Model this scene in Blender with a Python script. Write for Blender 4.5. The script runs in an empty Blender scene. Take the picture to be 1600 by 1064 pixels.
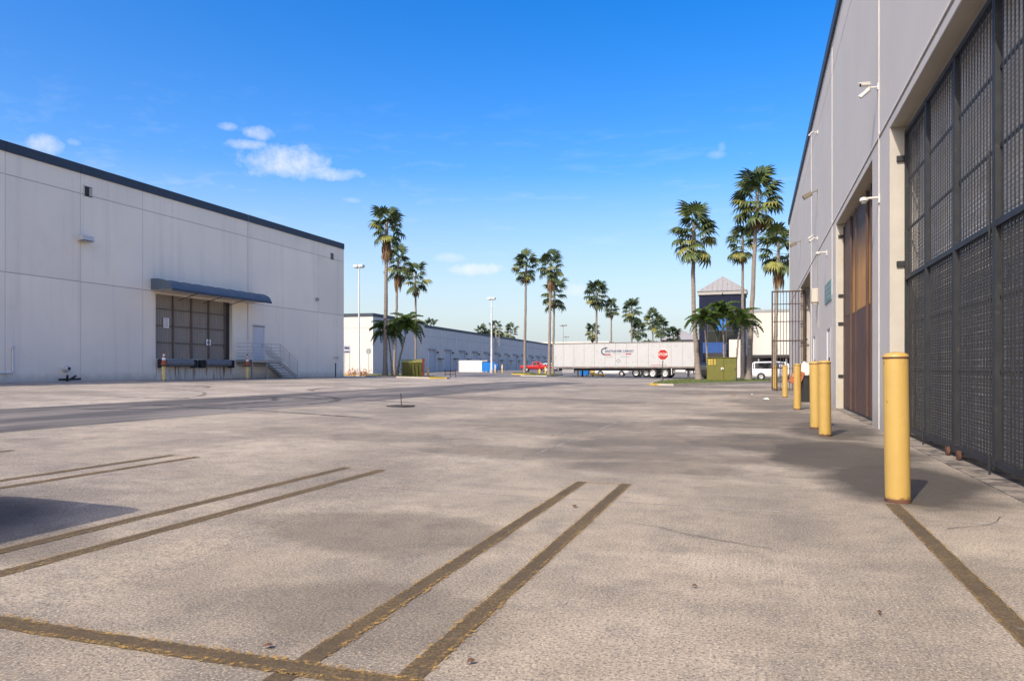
import bpy, math, random
from mathutils import Vector, Matrix, Euler
R = math.radians
random.seed(7)
scene = bpy.context.scene
COL = scene.collection

# ------------------------------------------------------------------ camera
CAM_H = 1.15
cam_data = bpy.data.cameras.new('camera')
cam = bpy.data.objects.new('camera', cam_data)
COL.objects.link(cam)
cam.location = (0, 0, CAM_H)
cam.rotation_euler = (R(90), 0, math.atan2(380, 1130))
cam_data.sensor_width = 36
cam_data.lens = 36 * 1130 / 1600
cam_data.shift_y = 44 / 1600
cam_data.clip_end = 3000
cam_data.clip_start = .05
scene.camera = cam

# ------------------------------------------------------------------ sun and sky
SUN_TO = Vector((.28, .90, -.83)).normalized()
sun_data = bpy.data.lights.new('sun', 'SUN')
sun_data.energy = 2.2
sun_data.angle = R(.53)
sun_data.color = (1, .91, .79)
sun = bpy.data.objects.new('sun', sun_data)
COL.objects.link(sun)
sun.rotation_euler = SUN_TO.to_track_quat('-Z', 'Y').to_euler()
world = bpy.data.worlds.new('World')
scene.world = world
world.use_nodes = True
wn, wl = world.node_tree.nodes, world.node_tree.links
wn.clear()


def N(nodes, kind, **kw):
    nd = nodes.new(kind)
    for k, v in kw.items():
        if k == 'inp':
            for i, val in v.items():
                nd.inputs[i].default_value = val
        else:
            setattr(nd, k, v)
    return nd


def M2(nodes, links, op, a, b=None, c=None, clamp=False):
    nd = nodes.new('ShaderNodeMath')
    nd.operation = op
    nd.use_clamp = clamp
    for i, v in enumerate((a, b, c)):
        if v is None:
            continue
        if isinstance(v, (int, float)):
            nd.inputs[i].default_value = v
        else:
            links.new(v, nd.inputs[i])
    return nd.outputs[0]


sky = N(wn, 'ShaderNodeTexSky', sky_type='NISHITA')
sky.sun_disc = False
sky.sun_elevation = math.asin(-SUN_TO.z)
sky.sun_rotation = math.atan2(-SUN_TO.x, -SUN_TO.y)
sky.altitude = 0
sky.air_density = 1.0
sky.dust_density = 2.6
sky.ozone_density = 1.0
# clouds: soft noisy puffs at fixed compass bearings and elevations
wtc = N(wn, 'ShaderNodeTexCoord')
wsep = N(wn, 'ShaderNodeSeparateXYZ')
wl.new(wtc.outputs['Generated'], wsep.inputs[0])
mw = lambda op, a, b=None, c=None, clamp=False: M2(wn, wl, op, a, b, c, clamp)
az = mw('ARCTAN2', wsep.outputs[0], wsep.outputs[1])
el = mw('ARCSINE', wsep.outputs[2])
cn = N(wn, 'ShaderNodeTexNoise', inp={'Scale': 30.0, 'Detail': 8.0, 'Roughness': .66})
wl.new(wtc.outputs['Generated'], cn.inputs['Vector'])
cnz = mw('SUBTRACT', cn.outputs['Fac'], .5)
cn2 = N(wn, 'ShaderNodeTexNoise', inp={'Scale': 9.0, 'Detail': 5.0, 'Roughness': .6})
wmap = N(wn, 'ShaderNodeMapping', inp={'Rotation': (0, .25, .5), 'Scale': (1, 3.0, 7)})
wl.new(wtc.outputs['Generated'], wmap.inputs[0])
wl.new(wmap.outputs[0], cn2.inputs['Vector'])
# bearing deg (from +Y, clockwise), elevation deg, half width deg, half height deg, strength
CLOUDS = [(-35.9, 15.2, 3.9, 1.35, 1.0), (-36.4, 15.6, 2.4, 1.0, 1.0), (-33.0, 14.7, 3.0, .6, .9), (-38.6, 16.2, 2.0, .45, .8), (-37.9, 17.1, 1.3, .6, .85), (-40.1, 17.3, .8, .35, .55),
          (-51.5, 14.6, 1.3, .7, .8), (-49.8, 15.0, .5, .3, .4), (-21.4, 7.8, 2.3, .5, .95), (-23.6, 8.7, 1.5, .4, .5), (-13.5, 6.1, 1.1, .6, .5),
          (-2.8, 15.9, .9, .35, .3), (-2.4, 16.4, .35, .5, .3), (-31, 12.8, .8, .25, .3), (-28.5, 11.3, 1.2, .3, .25), (40, 14, 4, 1.2, .9), (75, 20, 5, 1.5, .9),
          (110, 12, 5, 1.3, .9), (150, 18, 6, 1.6, .9), (-95, 15, 5, 1.3, .9), (-130, 22, 5, 1.5, .9), (-165, 12, 5, 1.2, .9)]
cloud = None
for (a, e, hw, hh, st) in CLOUDS:
    da = mw('DIVIDE', mw('SUBTRACT', az, R(a)), R(hw))
    de = mw('DIVIDE', mw('SUBTRACT', el, R(e)), R(hh))
    dd = mw('ADD', mw('MULTIPLY', da, da), mw('MULTIPLY', de, de))
    v = mw('SUBTRACT', 1.0, dd)
    v = mw('ADD', v, mw('MULTIPLY', cnz, 3.3))
    v = mw('MULTIPLY', mw('MULTIPLY', v, .62, clamp=True), st)
    cloud = v if cloud is None else mw('MAXIMUM', cloud, v)
# thin cirrus band
cir = mw('MULTIPLY', mw('SUBTRACT', cn2.outputs['Fac'], .54, clamp=True), .75)
cband = mw('SUBTRACT', 1.0, mw('MULTIPLY', mw('ABSOLUTE', mw('SUBTRACT', el, R(13))), 7.0), clamp=True)
cloud = mw('MAXIMUM', cloud, mw('MULTIPLY', cir, cband))
cloud = mw('MULTIPLY', cloud, .92, clamp=True)
hsv = N(wn, 'ShaderNodeHueSaturation', inp={'Hue': .512, 'Saturation': 1.6, 'Value': 1.0})
wl.new(sky.outputs[0], hsv.inputs['Color'])
mixc = N(wn, 'ShaderNodeMix', data_type='RGBA')
wl.new(cloud, mixc.inputs['Factor'])
# pale haze low over the whole horizon
hz_ = mw('SUBTRACT', 1.0, mw('DIVIDE', el, R(15)), clamp=True)
mixh = N(wn, 'ShaderNodeMix', data_type='RGBA')
wl.new(mw('MULTIPLY', hz_, .85), mixh.inputs['Factor'])
wl.new(hsv.outputs[0], mixh.inputs['A'])
mixh.inputs['B'].default_value = (2.6, 2.85, 3.15, 1)
wl.new(mixh.outputs['Result'], mixc.inputs['A'])
mixc.inputs['B'].default_value = (3.75, 3.8, 3.9, 1)
bg = N(wn, 'ShaderNodeBackground', inp={'Strength': .126})
wl.new(mixc.outputs['Result'], bg.inputs[0])
wo = N(wn, 'ShaderNodeOutputWorld')
wl.new(bg.outputs[0], wo.inputs[0])
scene.view_settings.view_transform = 'Standard'
scene.view_settings.look = 'None'
scene.view_settings.gamma = 1
scene.view_settings.use_curve_mapping = False
scene.view_settings.exposure = 1.08
scene.cycles.max_bounces = 6
scene.cycles.diffuse_bounces = 3
scene.cycles.glossy_bounces = 2
scene.cycles.transparent_max_bounces = 6


# ------------------------------------------------------------------ ground height
def itp(y, X, Y):
    if y <= X[0]:
        return Y[0]
    for i in range(len(X) - 1):
        if y <= X[i + 1]:
            return Y[i] + (Y[i + 1] - Y[i]) * (y - X[i]) / (X[i + 1] - X[i])
    return Y[-1]


def gz(x, y):
    a = min(1, max(0, (-x - 3) / 28.6))
    return a * itp(y, [0, 45, 80, 100, 125, 250], [.53, .53, .22, .40, .75, .9])


# ------------------------------------------------------------------ materials
MATS = {}


def pmat(name, col, rough=.6, metal=0., var=.12, scale=2.5, bump=0., bscale=60., stretch=(1, 1, 1), spots=None, spec=.5, extra=None):
    """Principled with noise-driven colour variation; spots=(colour, scale, threshold, softness) adds a second tone."""
    m = bpy.data.materials.new(name)
    m.use_nodes = True
    nt = m.node_tree
    nd, lk = nt.nodes, nt.links
    bs = nd['Principled BSDF']
    bs.inputs['Roughness'].default_value = rough
    bs.inputs['Metallic'].default_value = metal
    bs.inputs['Specular IOR Level'].default_value = spec
    tc = nd.new('ShaderNodeTexCoord')
    mp = nd.new('ShaderNodeMapping')
    mp.inputs['Scale'].default_value = stretch
    lk.new(tc.outputs['Object'], mp.inputs[0])
    n1 = N(nd, 'ShaderNodeTexNoise', inp={'Scale': scale, 'Detail': 6.0, 'Roughness': .62})
    lk.new(mp.outputs[0], n1.inputs['Vector'])
    mr = N(nd, 'ShaderNodeMapRange', inp={1: .25, 2: .75, 3: 1 - var, 4: 1 + var})
    lk.new(n1.outputs['Fac'], mr.inputs[0])
    vm = N(nd, 'ShaderNodeVectorMath', operation='SCALE')
    vm.inputs[0].default_value = col[:3]
    lk.new(mr.outputs[0], vm.inputs['Scale'])
    out = vm.outputs[0]
    if spots:
        sc, ss, th, so = spots
        n2 = N(nd, 'ShaderNodeTexNoise', inp={'Scale': ss, 'Detail': 7.0, 'Roughness': .65})
        lk.new(mp.outputs[0], n2.inputs['Vector'])
        r2 = N(nd, 'ShaderNodeMapRange', inp={1: th, 2: th + so, 3: 0., 4: 1.})
        lk.new(n2.outputs['Fac'], r2.inputs[0])
        mx = N(nd, 'ShaderNodeMix', data_type='RGBA')
        lk.new(r2.outputs[0], mx.inputs['Factor'])
        lk.new(out, mx.inputs['A'])
        mx.inputs['B'].default_value = (*sc, 1)
        out = mx.outputs['Result']
    if extra:
        out = extra(nd, lk, tc, out, bs)
    lk.new(out, bs.inputs['Base Color'])
    if bump:
        nb = N(nd, 'ShaderNodeTexNoise', inp={'Scale': bscale, 'Detail': 4.0})
        lk.new(mp.outputs[0], nb.inputs['Vector'])
        bp = N(nd, 'ShaderNodeBump', inp={'Strength': bump, 'Distance': .02})
        lk.new(nb.outputs['Fac'], bp.inputs['Height'])
        lk.new(bp.outputs[0], bs.inputs['Normal'])
    MATS[name] = m
    return m


def mixcol(nd, lk, fac, a, b):
    mx = N(nd, 'ShaderNodeMix', data_type='RGBA')
    for s, v in (('Factor', fac), ('A', a), ('B', b)):
        if isinstance(v, (int, float)):
            mx.inputs[s].default_value = v
        elif isinstance(v, tuple):
            mx.inputs[s].default_value = (*v[:3], 1)
        else:
            lk.new(v, mx.inputs[s])
    return mx.outputs['Result']


def noise(nd, lk, vec, scale, detail=6., rough=.6, lo=None, hi=None, stretch=None, dist=0.):
    if stretch:
        mp = nd.new('ShaderNodeMapping')
        mp.inputs['Scale'].default_value = stretch[:3]
        if len(stretch) > 3:
            mp.inputs['Rotation'].default_value = (0, 0, stretch[3])
        lk.new(vec, mp.inputs[0])
        vec = mp.outputs[0]
    n = N(nd, 'ShaderNodeTexNoise', inp={'Scale': scale, 'Detail': detail, 'Roughness': rough, 'Distortion': dist})
    lk.new(vec, n.inputs['Vector'])
    if lo is None:
        return n.outputs['Fac']
    r = N(nd, 'ShaderNodeMapRange', inp={1: lo, 2: hi, 3: 0., 4: 1.})
    lk.new(n.outputs['Fac'], r.inputs[0])
    return r.outputs[0]


# concrete yard: oil, tyre grime, a painted-in shadow patch, broom finish and speckle, all in metres of the yard itself
def concrete_extra(nd, lk, tc, out, bs):
    P = tc.outputs['Object']
    mm = lambda op, a, b=None, c=None, clamp=False: M2(nd, lk, op, a, b, c, clamp)
    sep = nd.new('ShaderNodeSeparateXYZ')
    lk.new(P, sep.inputs[0])
    X, Y = sep.outputs[0], sep.outputs[1]
    # paler newer slabs beyond the asphalt lane
    far_ = N(nd, 'ShaderNodeMapRange', inp={1: -15.9, 2: -16.1, 3: 0., 4: 1.})
    lk.new(X, far_.inputs[0])
    out = mixcol(nd, lk, mm('MULTIPLY', far_.outputs[0], .55), out, (.58, .50, .41))
    # broad drifts of grime
    g1 = noise(nd, lk, P, .2, 8, .68, .44, .64, dist=.6)
    out = mixcol(nd, lk, mm('MULTIPLY', g1, .80), out, (.165, .138, .112))
    g2 = noise(nd, lk, P, .55, 7, .66, .46, .70, (1, .45, 1))
    out = mixcol(nd, lk, mm('MULTIPLY', g2, .80), out, (.125, .102, .078))
    g3 = noise(nd, lk, P, .9, 6, .6, .52, .74, (.45, 1, 1, .4))
    out = mixcol(nd, lk, mm('MULTIPLY', g3, .8), out, (.54, .455, .35))
    g4 = noise(nd, lk, P, 2.6, 6, .75, .48, .70)
    out = mixcol(nd, lk, mm('MULTIPLY', g4, .68), out, (.14, .125, .11))

    bn = mm('SUBTRACT', noise(nd, lk, P, .8, 6, .65), .5)

    def blob(cx, cy, rx, ry, amp=1.0, wob=1.3, ns=.8):
        dx = mm('DIVIDE', mm('SUBTRACT', X, cx), rx)
        dy = mm('DIVIDE', mm('SUBTRACT', Y, cy), ry)
        d = mm('ADD', mm('MULTIPLY', dx, dx), mm('MULTIPLY', dy, dy))
        nn = mm('MULTIPLY', bn, wob * 2.4)
        v = mm('ADD', mm('SUBTRACT', 1.0, d), nn)
        return mm('MULTIPLY', mm('MULTIPLY', v, 1.7, clamp=True), amp)
    st = blob(1.45, 8.4, .95, 2.0, 1.0, .6)
    for b in [(1.1, 10.6, 1.2, 2.4, .95, .7), (.1, 11.8, 1.4, 1.8, .75, .9), (-6.2, 3.5, 1.6, 1.15, .95, .45), (-2.2, 9.6, 3.0, 1.0, .45), (.6, 18.5, 1.6, 3.0, .6), (-7, 24, 6, 2.0, .45), (-2, 47, 5, 4, .5), (1.3, 14.8, 1.0, 2.6, .9, .8), (-1.6, 11.5, 1.6, 2.2, .5), (-1.2, 8.6, 1.2, .8, .45), (-.2, 15.8, 2.2, 1.4, .55), (-2.6, 4.6, 1.2, .7, .5), (-4.8, 3.4, 1.2, .6, .4), (-3.4, 14.0, 3.0, 2.5, .38),  # the blob beside the parked van paints its cast shadow darker
              (.5, 26, 1.6, 6, .5), (-3, 36, 6, 4, .4), (-11, 45, 6, 4, .35), (-.2, 18.5, 1.3, 1.6, .45), (-6.2, 10.5, 2.4, 1.0, .35), (-1.8, 3.0, 1.0, .5, .35)]:
        st = mm('MAXIMUM', st, blob(*b))
    # swirl scuffs left by turning tyres in the oily patch
    vr = N(nd, 'ShaderNodeVectorMath', operation='DISTANCE')
    lk.new(P, vr.inputs[0])
    vr.inputs[1].default_value = (-.9, 9.2, 0)
    ring = mm('SINE', mm('MULTIPLY', mm('ADD', vr.outputs['Value'], mm('MULTIPLY', noise(nd, lk, P, 1.2), .35)), 34.0))
    rmask = mm('MULTIPLY', mm('MULTIPLY', blob(.2, 10.2, 1.0, 1.9, 1., .6), mm('MULTIPLY', ring, .5, clamp=True)), .55)
    out = mixcol(nd, lk, rmask, out, (.25, .22, .19))
    # broom finish lines running along the yard, and sandy speckle
    br = noise(nd, lk, P, 5., 3, .7, .35, .68, (16, .55, 1))
    bm = noise(nd, lk, P, .35, 4, .6, .42, .62)
    out = mixcol(nd, lk, mm('MULTIPLY', mm('MULTIPLY', br, bm), .55), out, (.12, .11, .10))
    sp = noise(nd, lk, P, 62., 4, .8, .48, .60)
    out = mixcol(nd, lk, mm('MULTIPLY', sp, .84), out, (.085, .078, .072))
    sp2 = noise(nd, lk, P, 85., 3, .7, .54, .64)
    out = mixcol(nd, lk, mm('MULTIPLY', sp2, .6), out, (.66, .56, .43))
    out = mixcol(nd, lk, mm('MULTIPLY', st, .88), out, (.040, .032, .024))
    # little dropped spots
    vo = N(nd, 'ShaderNodeTexVoronoi', inp={'Scale': 1.1, 'Randomness': 1.0})
    lk.new(P, vo.inputs['Vector'])
    dots = mm('LESS_THAN', vo.outputs['Distance'], mm('MULTIPLY', mm('SUBTRACT', noise(nd, lk, P, 1.7), .42, clamp=True), .16))
    out = mixcol(nd, lk, mm('MULTIPLY', dots, .7), out, (.05, .045, .04))
    # relief
    h = mm('ADD', mm('MULTIPLY', sp, .5), mm('MULTIPLY', mm('MULTIPLY', br, bm), .6))
    bp = N(nd, 'ShaderNodeBump', inp={'Strength': .4, 'Distance': .006})
    lk.new(h, bp.inputs['Height'])
    lk.new(bp.outputs[0], bs.inputs['Normal'])
    return out


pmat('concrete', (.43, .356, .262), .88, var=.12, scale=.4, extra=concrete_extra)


def asphalt_extra(nd, lk, tc, out, bs):
    P = tc.outputs['Object']
    mm = lambda op, a, b=None, c=None, clamp=False: M2(nd, lk, op, a, b, c, clamp)
    a1 = noise(nd, lk, P, .5, 8, .7, .44, .60, (1.2, .18, 1))
    out = mixcol(nd, lk, mm('MULTIPLY', a1, .72), out, (.26, .225, .19))
    sp = noise(nd, lk, P, 30., 3, .7, .5, .7)
    return mixcol(nd, lk, mm('MULTIPLY', sp, .4), out, (.05, .05, .05))


pmat('asphalt', (.080, .072, .068), .9, var=.2, scale=.8, extra=asphalt_extra)
pmat('asphalt_grey', (.16, .145, .13), .9, var=.2, scale=.5, bump=.2, bscale=30)


def stripe_extra(nd, lk, tc, out, bs):
    P = tc.outputs['Object']
    mm = lambda op, a, b=None, c=None, clamp=False: M2(nd, lk, op, a, b, c, clamp)
    w = noise(nd, lk, P, 70., 4, .75, .46, .62)
    w2 = noise(nd, lk, P, 1.1, 5, .6, .40, .66)
    out = mixcol(nd, lk, mm('MULTIPLY', w, mm('ADD', mm('MULTIPLY', w2, .8), .12)), out, (.25, .165, .065))
    sp = noise(nd, lk, P, 95., 4, .75, .50, .62)
    out = mixcol(nd, lk, mm('MULTIPLY', sp, .55), out, (.03, .024, .018))
    # scuffed away here and there
    holes = mm('MAXIMUM', noise(nd, lk, P, 80., 5, .8, .57, .66), mm('MULTIPLY', noise(nd, lk, P, 5., 7, .75, .55, .66), .8))
    al = mm('SUBTRACT', .93, mm('MULTIPLY', holes, .8))
    lk.new(al, bs.inputs['Alpha'])
    return out


pmat('old_stripe', (.088, .062, .033), .9, var=.25, scale=8, extra=stripe_extra)


def worn_extra(nd, lk, tc, out, bs):
    P = tc.outputs['Object']
    lk.new(noise(nd, lk, P, 40., 6, .8, .50, .60), bs.inputs['Alpha'])
    return out


pmat('worn_edge', (.36, .225, .07), .9, var=.25, scale=8, extra=worn_extra)
pmat('sealant', (.40, .37, .33), .9, var=.25, scale=3, extra=lambda nd, lk, tc, out, bs: (lk.new(M2(nd, lk, 'MULTIPLY', noise(nd, lk, tc.outputs['Object'], 3., 6, .7, .28, .56), .75), bs.inputs['Alpha']), out)[1])
pmat('rubber_mark', (.05, .047, .045), .85, var=.2, scale=4, extra=lambda nd, lk, tc, out, bs: (lk.new(M2(nd, lk, 'MULTIPLY', noise(nd, lk, tc.outputs['Object'], 3., 6, .7, .38, .62), .7), bs.inputs['Alpha']), out)[1])


def wall_extra(axis):
    def f(nd, lk, tc, out, bs):
        P = tc.outputs['Object']
        mm = lambda op, a, b=None, c=None, clamp=False: M2(nd, lk, op, a, b, c, clamp)
        s1 = noise(nd, lk, P, 1.6, 6, .65, .52, .78, (1, 1, .06))
        out = mixcol(nd, lk, mm('MULTIPLY', s1, .30), out, (.44, .41, .38))
        s2 = noise(nd, lk, P, .35, 5, .6, .48, .72)
        out = mixcol(nd, lk, mm('MULTIPLY', s2, .22), out, (.50, .475, .45))
        s3 = noise(nd, lk, P, 5., 6, .75, .62, .72, (1, 1, .25))
        out = mixcol(nd, lk, mm('MULTIPLY', s3, .25), out, (.38, .35, .32))
        # splash-back dirt along the foot of the wall
        sep = nd.new('ShaderNodeSeparateXYZ')
        lk.new(P, sep.inputs[0])
        zz = mm('ADD', sep.outputs[2], mm('MULTIPLY', noise(nd, lk, P, 3., 5, .7), -.5))
        ft = N(nd, 'ShaderNodeMapRange', inp={1: axis, 2: axis - .45, 3: 0., 4: 1.})
        lk.new(zz, ft.inputs[0])
        out = mixcol(nd, lk, mm('MULTIPLY', ft.outputs[0], .5), out, (.30, .26, .22))
        oi = nd.new('ShaderNodeObjectInfo')
        rr = N(nd, 'ShaderNodeMapRange', inp={1: 0., 2: 1., 3: .955, 4: 1.03})
        lk.new(oi.outputs['Random'], rr.inputs[0])
        sc = N(nd, 'ShaderNodeVectorMath', operation='SCALE')
        lk.new(out, sc.inputs[0])
        lk.new(rr.outputs[0], sc.inputs['Scale'])
        return sc.outputs[0]
    return f


pmat('wall_paint_sunlit', (.50, .462, .42), .75, var=.05, scale=.7, bump=.12, bscale=90, extra=wall_extra(.25))  # off-white wall colour, darkened to make up for the sun on it
pmat('wall_paint_shaded', (.90, .79, .63), .75, var=.05, scale=.7, bump=.12, bscale=90, extra=wall_extra(.75))  # similar off-white, lightened and warmed to make up for blue shade
pmat('reveal_paint', (.42, .39, .34), .75, var=.1, scale=1.5, bump=.15, bscale=60, spots=((.42, .33, .16), 1.2, .58, .2))
pmat('joint_fill', (.62, .59, .56), .8, var=.08)
pmat('joint_dark', (.30, .29, .29), .85, var=.1)
pmat('navy_trim', (.026, .038, .058), .55, var=.15, scale=3)
pmat('navy_wall', (.017, .020, .040), .9, spec=.1, var=.15, scale=1)
pmat('white_wall', (.58, .54, .485), .75, var=.06, scale=.5, bump=.1)
pmat('roof_metal', (.33, .31, .29), .5, metal=.2, var=.12)
pmat('roof_gravel', (.3, .29, .27), .9, var=.2)
pmat('core_grey', (.35, .34, .33), .9, var=.1)
pmat('awning', (.085, .115, .145), .6, var=.14, scale=2, bump=.1, bscale=12)
pmat('soffit', (.52, .48, .43), .8, var=.08)
pmat('gate_steel', (.024, .026, .030), .6, metal=.0, spec=.3, var=.35, scale=5, spots=((.075, .062, .052), 9., .60, .15))
pmat('gate_mesh', (.050, .046, .042), .6, metal=.0, spec=.3, var=.35, scale=6, spots=((.10, .085, .07), 7., .58, .2))
pmat('shutter', (.78, .75, .71), .55, var=.08, scale=1.5, spots=((.38, .34, .30), 2., .6, .2))
pmat('rust_brown', (.080, .042, .031), .75, metal=.1, var=.4, scale=2.2, stretch=(3, 3, .35), bump=.2, bscale=12, spots=((.125, .075, .05), 2.4, .58, .2))


def ochre_extra(nd, lk, tc, out, bs):
    P = tc.outputs['Object']
    sep = nd.new('ShaderNodeSeparateXYZ')
    lk.new(P, sep.inputs[0])
    zz = M2(nd, lk, 'ADD', sep.outputs[2], M2(nd, lk, 'MULTIPLY', noise(nd, lk, P, 2.2, 6, .7, None, None, (4, 4, .6)), 1.6))
    ft = N(nd, 'ShaderNodeMapRange', inp={1: 4.3, 2: 5.4, 3: 0., 4: 1.})
    lk.new(zz, ft.inputs[0])
    return mixcol(nd, lk, ft.outputs[0], out, (.05, .032, .022))


pmat('ochre_board', (.40, .20, .05), .7, var=.35, scale=3, stretch=(5, 5, .3), extra=ochre_extra)
pmat('brown_board', (.085, .056, .038), .7, var=.35, scale=3, stretch=(5, 5, .3))
pmat('rust_wheel', (.085, .035, .02), .8, var=.4, scale=14)
pmat('dock_door', (.33, .285, .235), .6, var=.18, scale=1.2, stretch=(1, 6, .5), spots=((.19, .155, .12), 1.8, .55, .25))
pmat('dock_stile', (.13, .095, .075), .7, var=.3)
pmat('dock_frame', (.055, .035, .028), .7, var=.3)
pmat('dock_concrete', (.72, .63, .50), .85, var=.1, scale=1.5, stretch=(1, 5, .4), spots=((.25, .14, .05), 1.6, .50, .14))
pmat('black_rubber', (.018, .018, .018), .85, var=.25)
pmat('tyre', (.022, .021, .021), .9, var=.25)
pmat('pad_grey', (.17, .17, .18), .7, var=.2, scale=6)
pmat('steel_white', (.60, .60, .60), .5, var=.1)
pmat('steel_grey', (.30, .30, .29), .45, metal=.4, var=.15)
pmat('railing_grey', (.42, .41, .40), .5, var=.1)
pmat('alu', (.62, .62, .61), .35, metal=.7, var=.1)
pmat('door_paint', (.58, .575, .58), .6, var=.05)
pmat('yellow_paint', (.70, .45, .075), .5, var=.07, scale=4, spots=((.62, .42, .12), 3., .56, .2), bump=.05, bscale=30)


def bollard_extra(nd, lk, tc, out, bs):
    P = tc.outputs['Object']
    mm = lambda op, a, b=None, c=None, clamp=False: M2(nd, lk, op, a, b, c, clamp)
    oi = nd.new('ShaderNodeObjectInfo')
    va = N(nd, 'ShaderNodeVectorMath', operation='ADD')
    lk.new(P, va.inputs[0])
    lk.new(oi.outputs['Location'], va.inputs[1])
    Q = va.outputs[0]
    sep = nd.new('ShaderNodeSeparateXYZ')
    lk.new(P, sep.inputs[0])
    ch = noise(nd, lk, Q, 12., 6, .75, .650, .67)
    out = mixcol(nd, lk, ch, out, (.10, .045, .02))
    ch2 = noise(nd, lk, Q, 7., 5, .7, .60, .72, (1, 1, .2))
    out = mixcol(nd, lk, mm('MULTIPLY', ch2, .4), out, (.40, .24, .06))
    pale = noise(nd, lk, Q, 5., 4, .6, .58, .75)
    out = mixcol(nd, lk, mm('MULTIPLY', pale, .35), out, (.48, .34, .11))
    scf = noise(nd, lk, Q, 9., 6, .8, .66, .74, (1, 1, 3.5))
    out = mixcol(nd, lk, mm('MULTIPLY', scf, .6), out, (.17, .12, .06))
    run = noise(nd, lk, Q, 16., 4, .6, .60, .72, (1, 1, .05))
    out = mixcol(nd, lk, mm('MULTIPLY', run, .45), out, (.28, .15, .05))
    zz = mm('ADD', sep.outputs[2], mm('MULTIPLY', noise(nd, lk, Q, 22., 5, .7), -.10))
    ft = N(nd, 'ShaderNodeMapRange', inp={1: .0, 2: -.03, 3: 0., 4: 1.})
    lk.new(zz, ft.inputs[0])
    return mixcol(nd, lk, ft.outputs[0], out, (.12, .05, .022))


pmat('bollard_yellow', (.42, .275, .075), .48, var=.06, scale=4, extra=bollard_extra)
pmat('pale_yellow', (.62, .50, .22), .6, var=.2, scale=5, spots=((.35, .25, .12), 6., .58, .2))
pmat('orange_cone', (.36, .075, .03), .6, var=.25, scale=9)
pmat('white_reflect', (.75, .74, .72), .5, var=.1)
pmat('cam_white', (.52, .50, .47), .45, var=.08)
pmat('lens_dark', (.02, .02, .022), .2, var=.1)
pmat('flood_bronze', (.13, .105, .075), .5, metal=.2, var=.2)
pmat('flood_glass', (.35, .33, .28), .15, var=.1)
pmat('sign_teal', (.10, .19, .19), .5, var=.2, scale=3)
pmat('sign_grey', (.42, .42, .46), .5, var=.1)
pmat('sign_red', (.36, .012, .010), .45, var=.06)
pmat('post_green', (.035, .045, .035), .6, var=.2)
pmat('sign_back', (.30, .30, .30), .5, metal=.3, var=.15)
pmat('print_white', (.82, .81, .78), .5, var=.03)
pmat('print_black', (.03, .03, .035), .5, var=.05)
pmat('print_navy', (.03, .05, .11), .5, var=.05)
pmat('print_red', (.28, .012, .018), .5, var=.05)
pmat('paper', (.75, .74, .71), .8, var=.06)
pmat('cardboard', (.32, .09, .04), .8, var=.2)
pmat('transformer_green', (.12, .115, .016), .5, var=.12, scale=2, spots=((.06, .09, .03), 1.6, .55, .15))
pmat('dumpster_green', (.090, .085, .012), .5, var=.25, scale=3)
pmat('dumpster_lid', (.24, .21, .02), .5, var=.25, scale=3)
pmat('dumpster_side', (.11, .025, .03), .6, var=.3)
pmat('blue_paint', (.01, .17, .52), .45, var=.12)
pmat('container_blue', (.014, .07, .26), .5, var=.15)
pmat('trailer_white', (.42, .42, .42), .4, var=.04, scale=.8, spots=((.34, .32, .30), 1.5, .55, .2))
pmat('trailer_rail', (.20, .18, .165), .4, metal=.3, var=.2)
pmat('dark_frame', (.03, .028, .028), .7, var=.3)
pmat('car_white', (.72, .72, .72), .25, var=.03)
pmat('car_red', (.42, .012, .015), .25, var=.05)
pmat('car_dark', (.02, .02, .022), .25, var=.05)
pmat('car_glass', (.012, .014, .016), .06, var=.05)
pmat('tail_red', (.40, .01, .01), .2, var=.05)
pmat('head_lamp', (.65, .65, .63), .15, var=.05)
pmat('glass_blue', (.03, .14, .42), .08, var=.2)
pmat('grass', (.085, .105, .022), .9, var=.35, scale=3)
pmat('grass_blade', (.10, .125, .025), .8, var=.4, scale=2)
pmat('kerb_concrete', (.42, .38, .33), .85, var=.15, scale=2)
pmat('threshold_concrete', (.25, .21, .165), .9, var=.3, scale=2.2, bump=.6, bscale=9, spots=((.09, .075, .06), 3.2, .46, .12))
pmat('kerb_yellow', (.48, .33, .05), .7, var=.2, scale=2)
pmat('palm_trunk', (.235, .195, .16), .9, var=.3, scale=3, stretch=(1, 1, 5), bump=.5, bscale=10, spots=((.13, .105, .085), 2., .52, .2))
pmat('palm_green', (.058, .085, .018), .55, var=.45, scale=.9)
pmat('palm_green_dark', (.033, .055, .014), .55, var=.45, scale=.9)
pmat('palm_yellow', (.17, .17, .03), .6, var=.35, scale=.9)
pmat('palm_dead', (.20, .115, .055), .85, var=.4, scale=2)
pmat('adonidia_green', (.050, .085, .014), .5, var=.45, scale=1.2)
pmat('shrub_green', (.04, .062, .016), .7, var=.5, scale=.8)
pmat('flower_pink', (.45, .22, .12), .7, var=.2)
pmat('leaf_brown', (.10, .05, .03), .8, var=.3)
for nm in ('palm_green', 'palm_green_dark', 'palm_yellow', 'adonidia_green'):
    MATS[nm].node_tree.nodes['Principled BSDF'].inputs['Subsurface Weight'].default_value = 0


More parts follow.
